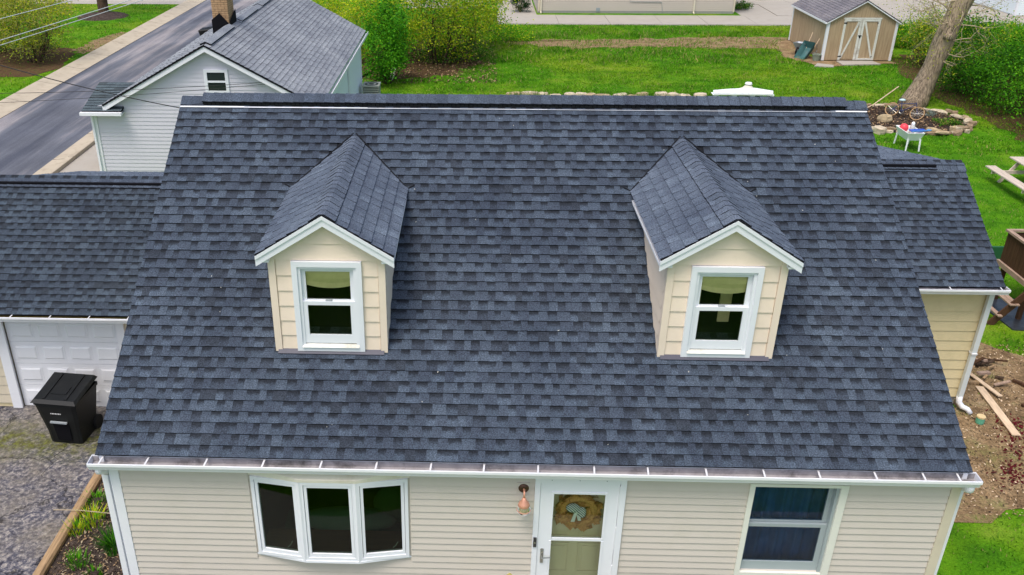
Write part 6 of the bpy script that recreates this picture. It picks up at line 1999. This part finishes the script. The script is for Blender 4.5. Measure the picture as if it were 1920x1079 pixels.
def grass(name, label, n, x0, x1, y0, y1, h, w, seed, keep=None, weights=(.42, .3, .2, .08), clump=1.3):
    r = np.random.RandomState(seed)
    P = np.stack([r.uniform(x0, x1, n), r.uniform(y0, y1, n)], 1)
    bad = np.zeros(n, bool)
    for i, poly in enumerate(BARE):
        bad |= inside(P, poly) & (r.uniform(size=n) > (.40 if i in (1,) else .02))
    if keep is not None: bad |= ~keep(P)
    P = P[~bad]; n = len(P)
    a = r.uniform(0, 6.283, n)
    hh = h * r.uniform(.4, 1.3, n) * (1 + .5 * np.sin(P[:, 0] * clump) * np.sin(P[:, 1] * clump * 1.2 + 1))
    s = np.stack([np.cos(a), np.sin(a), np.zeros(n)], 1) * (w * r.uniform(.6, 1.4, n))[:, None]
    B = np.concatenate([P, np.zeros((n, 1))], 1)
    tip = B + np.stack([r.normal(0, .5, n) * hh, r.normal(0, .5, n) * hh, hh], 1)
    V = np.stack([B - s, B + s, tip], 1).reshape(-1, 3)
    k = r.choice(4, n, p=weights)
    o = bpy.data.objects.new(name, fast_mesh(name, V, 3, GR, k))
    COL.objects.link(o)
    return stuff(o, label, 'grass')
grass('side_lawn_grass', 'short bright grass of the lawn right of the house', 90000, 5.2, 20.5, -1.5, 22.5, .055, .009, 31, weights=(.36, .2, .32, .12))
grass('back_lawn_grass', 'bright green grass of the lawn behind the house', 150000, -5.0, 21, 22, 46.3, .065, .018, 32)
grass('weedy_grass', 'coarse weedy grass along the bare strip at the back', 9000, -1, 17, 36, 44.5, .16, .02, 33, weights=(.3, .2, .25, .25))
grass('verge_grass', 'green verge grass across the road', 50000, -38, -20.4, 20, 53, .075, .02, 34)

# pale stones and white table just beyond the ridge
rg = random.Random(33)
for k in range(15):
    x = 1.0 + k * .56 + rg.uniform(-.15, .15)
    stone((x, 29.3 + rg.uniform(-.15, .15), 0), rg.uniform(.45, .8), rg.uniform(.3, .45), rg.uniform(.14, .26), rg.uniform(-.2, .2), 500 + k, rg.choice(M_STONES[:2]), 'pale rounded stone in the row just beyond the ridge', 'pale stones behind the ridge')
grass('stone_row_weeds', 'tall weeds among the pale stones beyond the ridge', 2600, .8, 9.6, 28.9, 29.8, .26, .018, 35, weights=(.4, .4, .1, .1))
wb = thing('garden_bench', 'long low white bench with arched openings beyond the ridge', 'bench', (10.6, 29.2, 0))
q = MB(); q.prism([(9.35, 28.95, .26), (11.8, 28.95, .26), (11.95, 29.45, .26), (11.3, 29.95, .26), (10.2, 29.75, .26), (9.45, 29.5, .26)], (0, 0, .07)); q.build('bench_top', M_PLAST, wb)
for x in (9.38, 10.15, 10.9, 11.68):
    q = MB(); q.prism([(x, 29.0, 0), (x + .22, 29.0, 0), (x + .16, 29.0, .18), (x + .2, 29.0, .26), (x - .05, 29.0, .26), (x + .03, 29.0, .18)], (0, .4, 0)); q.build('arched_leg', M_PLAST, wb)
wc = thing('white_bucket_stand', 'small pale cone shaped garden ornament behind the white bench', 'ornament', (11.2, 30.5, 0))
q = MB(); q.lathe((11.2, 30.5, 0), [(.10, 0), (.12, .05), (.46, .08), (.34, .13), (.2, .22), (.13, .32), (0, .34)], 14); q.build('ornament_body', plain('pale_ornament', (0.66, 0.64, 0.52), .7, .2, .15, 8), wc)
q = MB(); q.lathe((11.2, 30.5, .34), [(.0, 0), (.16, .02), (.13, .08), (0, .1)], 12); q.build('ornament_cap', M_PLAST, wc)

# lawn chair and dark cart at the top edge
lc = thing('lawn_chair', 'white lawn chair legs at the top edge on the drive', 'chair', (18.8, 56.0, .045))
for x, y in ((18.5, 55.7), (19.05, 55.6), (18.55, 56.2), (19.1, 56.15)):
    q = MB(); q.tube((x, y, .04), (x, y, .42), .025, n=6); q.build('leg', M_PLAST, lc)
q = MB(); q.box(18.45, 19.15, 55.6, 56.25, .42, .46); q.build('seat', M_PLAST, lc)
q = MB(); q.prism([(18.45, 56.22, .46), (19.15, 56.22, .46), (19.15, 56.4, .95), (18.45, 56.4, .95)], (0, .03, 0)); q.build('backrest', M_PLAST, lc)
gc = thing('grill_cart', 'dark wheeled cart on the drive behind the shed roof', 'cart', (22.6, 55.2, .045))
q = MB(); q.box(22.2, 23.1, 54.9, 55.5, .25, .7); q.build('cart_body', M_BLACKP, gc)
for k in range(5):
    q = MB(); q.box(22.22 + k * .19, 22.30 + k * .19, 54.87, 54.899, .3, .68); q.build('cart_slat', M_BLACK, gc)
for x in (22.3, 23.0):
    q = MB(); q.lathe((x - .03, 54.95, .17), [(0, 0), (.13, 0), (.13, .06), (0, .06)], 14, axis='x'); q.build('wheel', M_TREAD, gc)

# ------------------------------------------------------------------ overhead wires
M_WIRE = plain('grey_cable', (0.22, 0.24, 0.25), 0.6, 0.3); M_WIREB = plain('black_cable', (0.015, 0.015, 0.017), 0.6, 0.3); M_WIREP = plain('pale_cable', (0.42, 0.46, 0.48), 0.5, 0.4)
def wire(label, a, b, sag, rad, mat):
    a, b = Vector(a), Vector(b)
    pts = []
    for k in range(25):
        t = k / 24
        p = a.lerp(b, t); p.z -= sag * 4 * t * (1 - t)
        pts.append(p)
    q = MB(); q.path(pts, rad, 6)
    tag(q.build('power_line', mat, smooth=True), label, 'cable', 'overhead wires at the upper left')
def ext(p, q, e0, e1):
    p, q = Vector(p), Vector(q)
    return p - (q - p) * e0, q + (q - p) * e1
wire('uppermost pale wire across the top left corner', *ext((-12.37, 14, 5.84), (-10.55, 14, 6.28), 1.5, 4), .02, .009, M_WIREP)
wire('upper of the two close pale wires at top left', *ext((-12.49, 14, 5.32), (-9.1, 14, 6.29), 1.2, 2), .02, .010, M_WIREP)
wire('lower of the two close pale wires at top left', *ext((-12.51, 14, 5.21), (-8.97, 14, 6.25), 1.2, 2), .03, .009, M_WIREP)
wire('black cable sagging past the neighbour gutter to behind the roof', (-17.5, 14.2, 6.3), (-6.3, 13.9, 3.35), .36, .012, M_WIREB)
wire('thin dark service wire from the left to the neighbour gable', (-20, 15.5, 3.6), (-6.65, 17.1, 3.55), .18, .007, M_WIREB)
wire('second thin dark service wire to the neighbour gable', (-20, 15.2, 3.2), (-6.6, 17.1, 3.5), .16, .006, M_WIREB)
